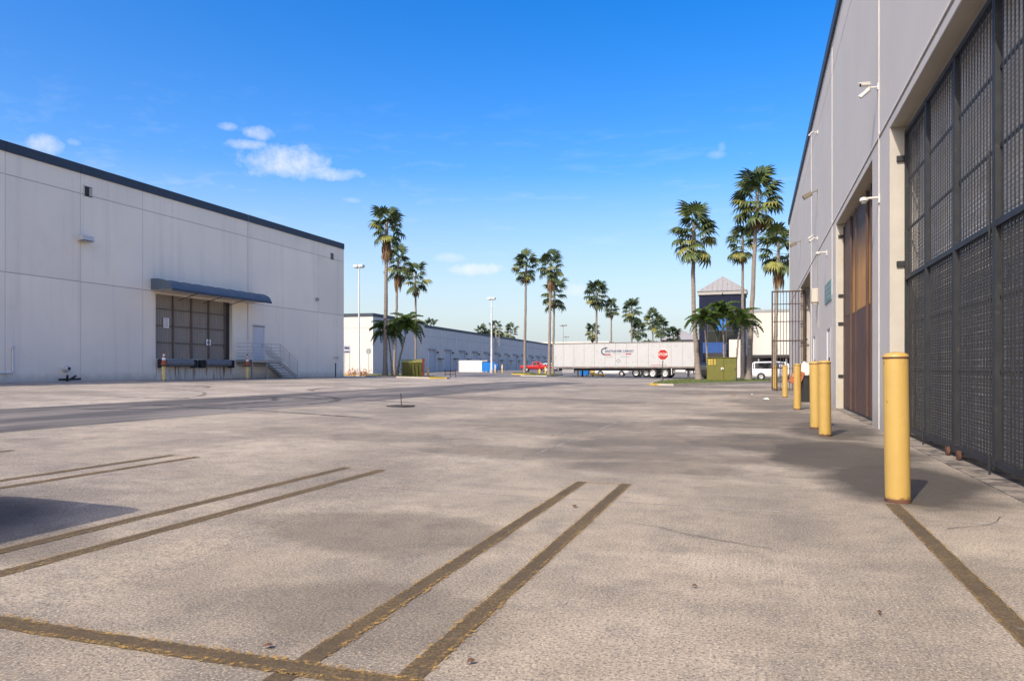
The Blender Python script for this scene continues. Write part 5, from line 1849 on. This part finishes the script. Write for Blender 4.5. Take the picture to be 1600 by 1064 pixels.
# signs on the left island
sg = thing('direction_sign', 'grey rectangular direction sign on two posts beside the light pole', 'sign', (-45.0, 73.6, gz(-45, 73.6) + .05), R(12))
for x in (-.32, .32):
    MB().tube([(x, .04, 0), (x, .04, 3.5)], .03, 6).build('post', 'sign_back', sg)
MB().box(-.44, .44, -.02, .008, 2.55, 3.55).build('panel', 'sign_grey', sg)
MB().box(-.3, .3, -.025, -.021, 3.1, 3.35).build('text_line', 'print_navy', sg)
MB().box(-.34, .34, -.025, -.021, 2.7, 2.85).build('text_line', 'print_navy', sg)
sb = thing('sign_back_plate', 'grey back of a round-looking stop sign left of the tallest palm trunk', 'sign', (-42.5, 74.2, gz(-42.5, 74.2) + .05))
MB().tube([(0, .03, 0), (0, .03, 3.1)], .03, 6).build('post', 'sign_back', sb)
MB().add([(.36 * math.cos(R(22.5 + 45 * k)), y_, 2.85 + .36 * math.sin(R(22.5 + 45 * k))) for y_ in (-.01, .01) for k in range(8)],
         [tuple(range(8)), tuple(reversed(range(8, 16)))] + [(i, i + 8, (i + 1) % 8 + 8, (i + 1) % 8) for i in range(8)]).build('plate', 'sign_back', sb)
MB().box(-.03, .03, -.03, -.011, 2.5, 3.2).build('strap', 'sign_grey', sb)


def blob_bush(x, y, s, mat, lab, name='flowering_bush', cat='bush'):
    rnd = random.Random(int(abs(x * 7)))
    t = thing(name, lab, cat, (x, y, gz(x, y) + .08))
    m = MB()
    for k in range(160):
        p = Vector((rnd.gauss(0, .4), rnd.gauss(0, .4), abs(rnd.gauss(.3, .22)))) * s
        a, b = [Vector((rnd.gauss(0, 1), rnd.gauss(0, 1), rnd.gauss(0, 1))).normalized() * .12 * s for _ in (0, 1)]
        m.add([p - a, p + b * .6, p + a, p - b * .6], [(0, 1, 2, 3)])
    m.build('foliage', mat, t)
    MB().tube([(0, 0, -.05), (0, 0, .35 * s)], .03, 5).build('stem', 'palm_trunk', t)


blob_bush(-43.3, 74.6, .9, 'flower_pink', 'salmon flowering bush at the foot of the first light pole')
blob_bush(-47.6, 79.5, 1.2, 'flower_pink', 'salmon flowering bush by the dock warehouse corner')
# hydrant, pipe bollards near the storage row
def small_bollard(x, y, lab, mat='yellow_paint', h=1.0, r=.09, grp='small posts near the storage row'):
    t = thing('pipe_bollard', lab, 'bollard', (x, y, gz(x, y)), 0, grp)
    MB().lathe([(r, -.05), (r, h - .06), (r * .6, h)], 12).build('post', mat, t, True)
    MB().lathe([(r * 1.04, h * .6), (r * 1.04, h * .75)], 12).build('band', 'white_reflect', t)


small_bollard(-38.4, 106.0, 'yellow pipe bollard right beside the second light pole', h=1.3)
small_bollard(-37.6, 107, 'yellow pipe bollard one step farther right of the second light pole', h=1.3)
small_bollard(-27.6, 96.6, 'yellow pipe bollard right of the kerb ring palm, left of a pair', h=1.1)
small_bollard(-27.0, 97.0, 'yellow pipe bollard right of the kerb ring palm, right of a pair', h=1.1)
small_bollard(-29.4, 61.0, 'dark pipe post between the leaning palm and the dumpster', 'dumpster_side', 1.1)
small_bollard(-28.9, 61.4, 'yellow pipe post half hidden behind the dumpster', h=.9)
hy = thing('fire_hydrant', 'yellow fire hydrant beside the kerb ring palm', 'hydrant', (-28.3, 96.2, gz(-28.3, 96.2)))
MB().lathe([(.16, 0), (.16, .05), (.11, .06), (.11, .55), (.14, .57), (.14, .62), (.10, .72), (.03, .8)], 14).build('barrel', 'yellow_paint', hy, True)
MB().tube([(-.22, 0, .45), (.22, 0, .45)], .06, 8).build('outlet', 'yellow_paint', hy)
# red barrier rack right of the dumpster
rb = thing('red_barrier', 'low red steel barrier rack behind the green dumpster', 'barrier', (-27.6, 63.6, gz(-27.6, 63.6)))
rb.scale = (.5, .5, .6)
for x in (-1.1, 0, 1.1):
    MB().tube([(x, 0, 0), (x, 0, 1.3)], .06, 8).build('post', 'dumpster_side', rb)
for z in (.5, .95):
    MB().tube([(-1.1, 0, z), (1.1, 0, z)], .05, 8).build('rail', 'dumpster_side', rb)
# litter and fallen leaves on the yard
rnd = random.Random(4)
for (x, y, s, mt, lab) in ((-1.42, 5.85, .03, 'leaf_brown', 'brown dead leaf lying between the two lines of the middle stripe pair'), (-1.05, 2.62, .02, 'leaf_brown', 'small dead leaf beside the crossing stripes'),
                           (-.3, 3.9, .018, 'leaf_brown', 'tiny dark leaf alone on the pale slab'), (.55, 3.75, .015, 'leaf_brown', 'tiny dark leaf towards the right stripe'),
                           (-1.9, 2.5, .022, 'leaf_brown', 'dark dry leaf on the slab by the cross stripe'), (.35, 28.5, .14, 'paper', 'crumpled white paper lying near the far bollard'),
                           (-.2, 33.5, .12, 'paper', 'scrap of white paper on the yard before the grille gate')):
    o = tag(MB().add([(-s, -s * .5, .006), (0, -s * .7, s * .5), (s, -s * .2, .01), (s * .6, s * .6, s * .4), (-s * .4, s * .7, .012), (0, 0, .02)],
                     [(0, 1, 5), (1, 2, 5), (2, 3, 5), (3, 4, 5), (4, 0, 5)]).build('dead_leaf' if mt == 'leaf_brown' else 'paper_scrap', mt), lab, 'leaf' if mt == 'leaf_brown' else 'paper')
    o.location = (x, y, gz(x, y) + .006)
    o.rotation_euler = (0, 0, rnd.uniform(0, 6))
